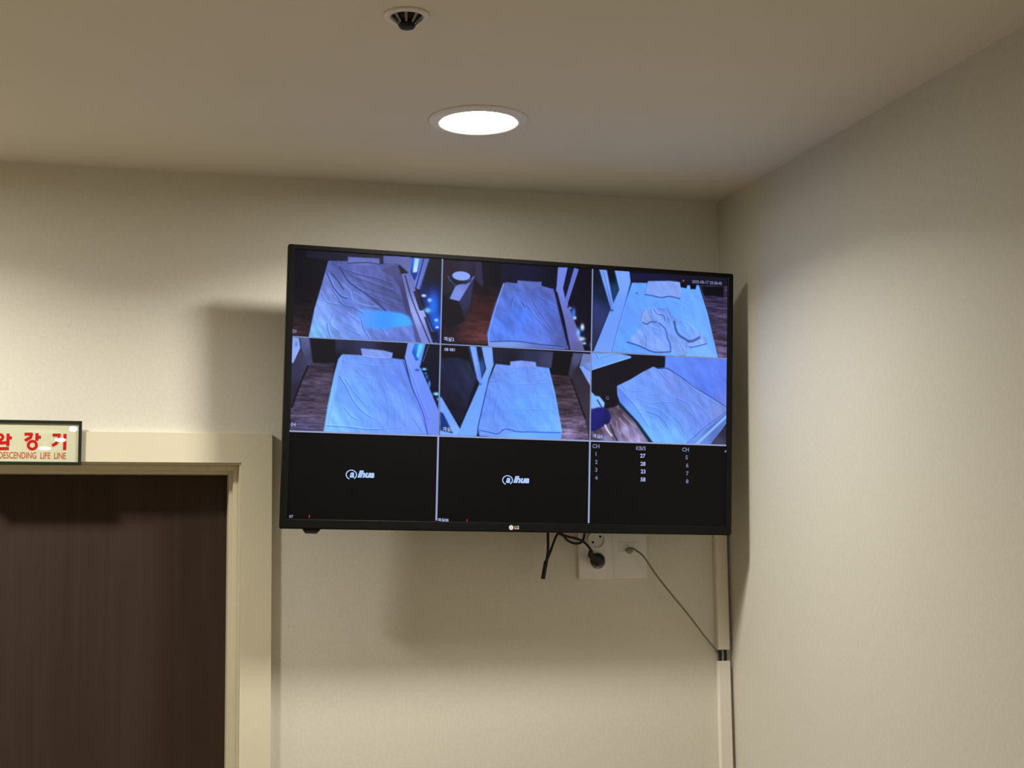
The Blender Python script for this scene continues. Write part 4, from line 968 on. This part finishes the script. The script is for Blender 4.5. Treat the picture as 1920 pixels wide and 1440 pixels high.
# black power cord and plug
pc = empty('power_plug', (-.3143, -.0125, 1.7800))
tag(pc, 'black power plug in the lower socket with its cord looping up behind the screen', 'plug')
bm = bmesh.new()
lathe(bm, [(.0005, .0000), (.0138, .0000), (.0143, .003), (.0143, .012), (.0115, .018), (.0005, .020)], 32, 'Y', (-.0028, .0005, .0026))
link_mesh('plug', bm, M_RUBBER, pc, True)
P1 = [(-0.336, -0.045, 1.7932), (-0.3407, -0.045, 1.8024), (-0.3526, -0.045, 1.8174), (-0.3694, -0.045, 1.8267), (-0.3887, -0.045, 1.8314), (-0.4055, -0.045, 1.8361), (-0.4151, -0.045, 1.8385), (-0.4225, -0.045, 1.826), (-0.4326, -0.045, 1.801), (-0.4401, -0.045, 1.7829), (-0.4464, -0.045, 1.7626), (-0.4497, -0.045, 1.7456)]
P1[0] = (P1[0][0], -.034, P1[0][2]-.002)
bm = bmesh.new(); tube(bm, local(pc, [(-.3165, -.027, 1.7850)]+P1[:1]+P1[1:2]), .005, 12, 6, radii=(.0100, .0042)); link_mesh('strain_relief', bm, M_RUBBER, pc, True)
bm = bmesh.new(); tube(bm, local(pc, P1), .0027, 10, 8); link_mesh('cord', bm, M_RUBBER, pc, True)
hc = empty('bundled_cord', [(-0.4411, -0.055, 1.8395)][0])
tag(hc, 'short black cord end hanging free under the screen, left of the sockets', 'cord')
P2 = [(-0.4393, -0.05, 1.851), (-0.4391, -0.05, 1.8282), (-0.4395, -0.05, 1.8033), (-0.4415, -0.05, 1.7897), (-0.446, -0.05, 1.7716), (-0.4499, -0.05, 1.7558), (-0.4518, -0.05, 1.7434)]
bm = bmesh.new(); tube(bm, local(hc, P2), .0031, 10, 8); link_mesh('cord', bm, M_RUBBER, hc, True)
P3 = [(-0.4433, -0.0475, 1.7806), (-0.4472, -0.0475, 1.7626), (-0.4511, -0.0475, 1.7428)]
bm = bmesh.new(); tube(bm, local(hc, P3), .0046, 12, 6); link_mesh('sleeve', bm, M_RUBBER, hc, True)
lc = empty('looped_cord', [(-0.4086, -0.04, 1.8397)][0])
tag(lc, 'slack black cord looping just under the screen edge above the plug', 'cord')
P4 = [(-0.4079, -0.038, 1.8443), (-0.4008, -0.038, 1.8351), (-0.3913, -0.038, 1.8247), (-0.3793, -0.038, 1.8189), (-0.3672, -0.038, 1.8177), (-0.3574, -0.038, 1.8222), (-0.3535, -0.038, 1.8325), (-0.3521, -0.038, 1.8428)]
bm = bmesh.new(); tube(bm, local(lc, P4), .0026, 10, 8); link_mesh('cord', bm, M_RUBBER, lc, True)

# cable duct in the corner
du = empty('cable_duct', (-.0210, 0, 1.30))
tag(du, 'narrow ivory plastic cable duct running down the corner below the screen, broken by a gap', 'cable duct')
du.location.z = 0
def duct_piece(x0a, x1a, x0b, x1b, za, zb, t):
    bm = bmesh.new()
    a = [(x0a, za), (x1a, za), (x1b, zb), (x0b, zb)]
    prism(bm, [(x+.0210, z) for x, z in a], -t, -.0004, .0012)
    return bm
link_mesh('duct_cover', duct_piece(-.0355, -.0080, -.0340, -.0070, 1.5805, 2.20, .0150), M_DUCT, du)
link_mesh('duct_cover', duct_piece(-.0400, -.0110, -.0360, -.0082, .02, 1.5560, .0150), M_DUCT, du)
bm = bmesh.new(); box(bm, -.0330+.0210, -.0100+.0210, -.0035, -.0004, 1.5560, 1.5805); link_mesh('duct_base', bm, M_GREYP, du)
for k, (xx, zz, rr) in enumerate(((-.0285, 1.5715, .0022), (-.0225, 1.5700, .0026), (-.0165, 1.5705, .0022))):
    bm = bmesh.new(); tube(bm, [(xx+.0210, -.0060, 1.5830), (xx+.0210+.001*(k-1), -.0078, 1.5690), (xx+.0210, -.0060, 1.5540)], rr, 8, 5)
    link_mesh('cable_core', bm, (M_RUBBER, M_GREYP, M_RUBBER)[k], du, True)
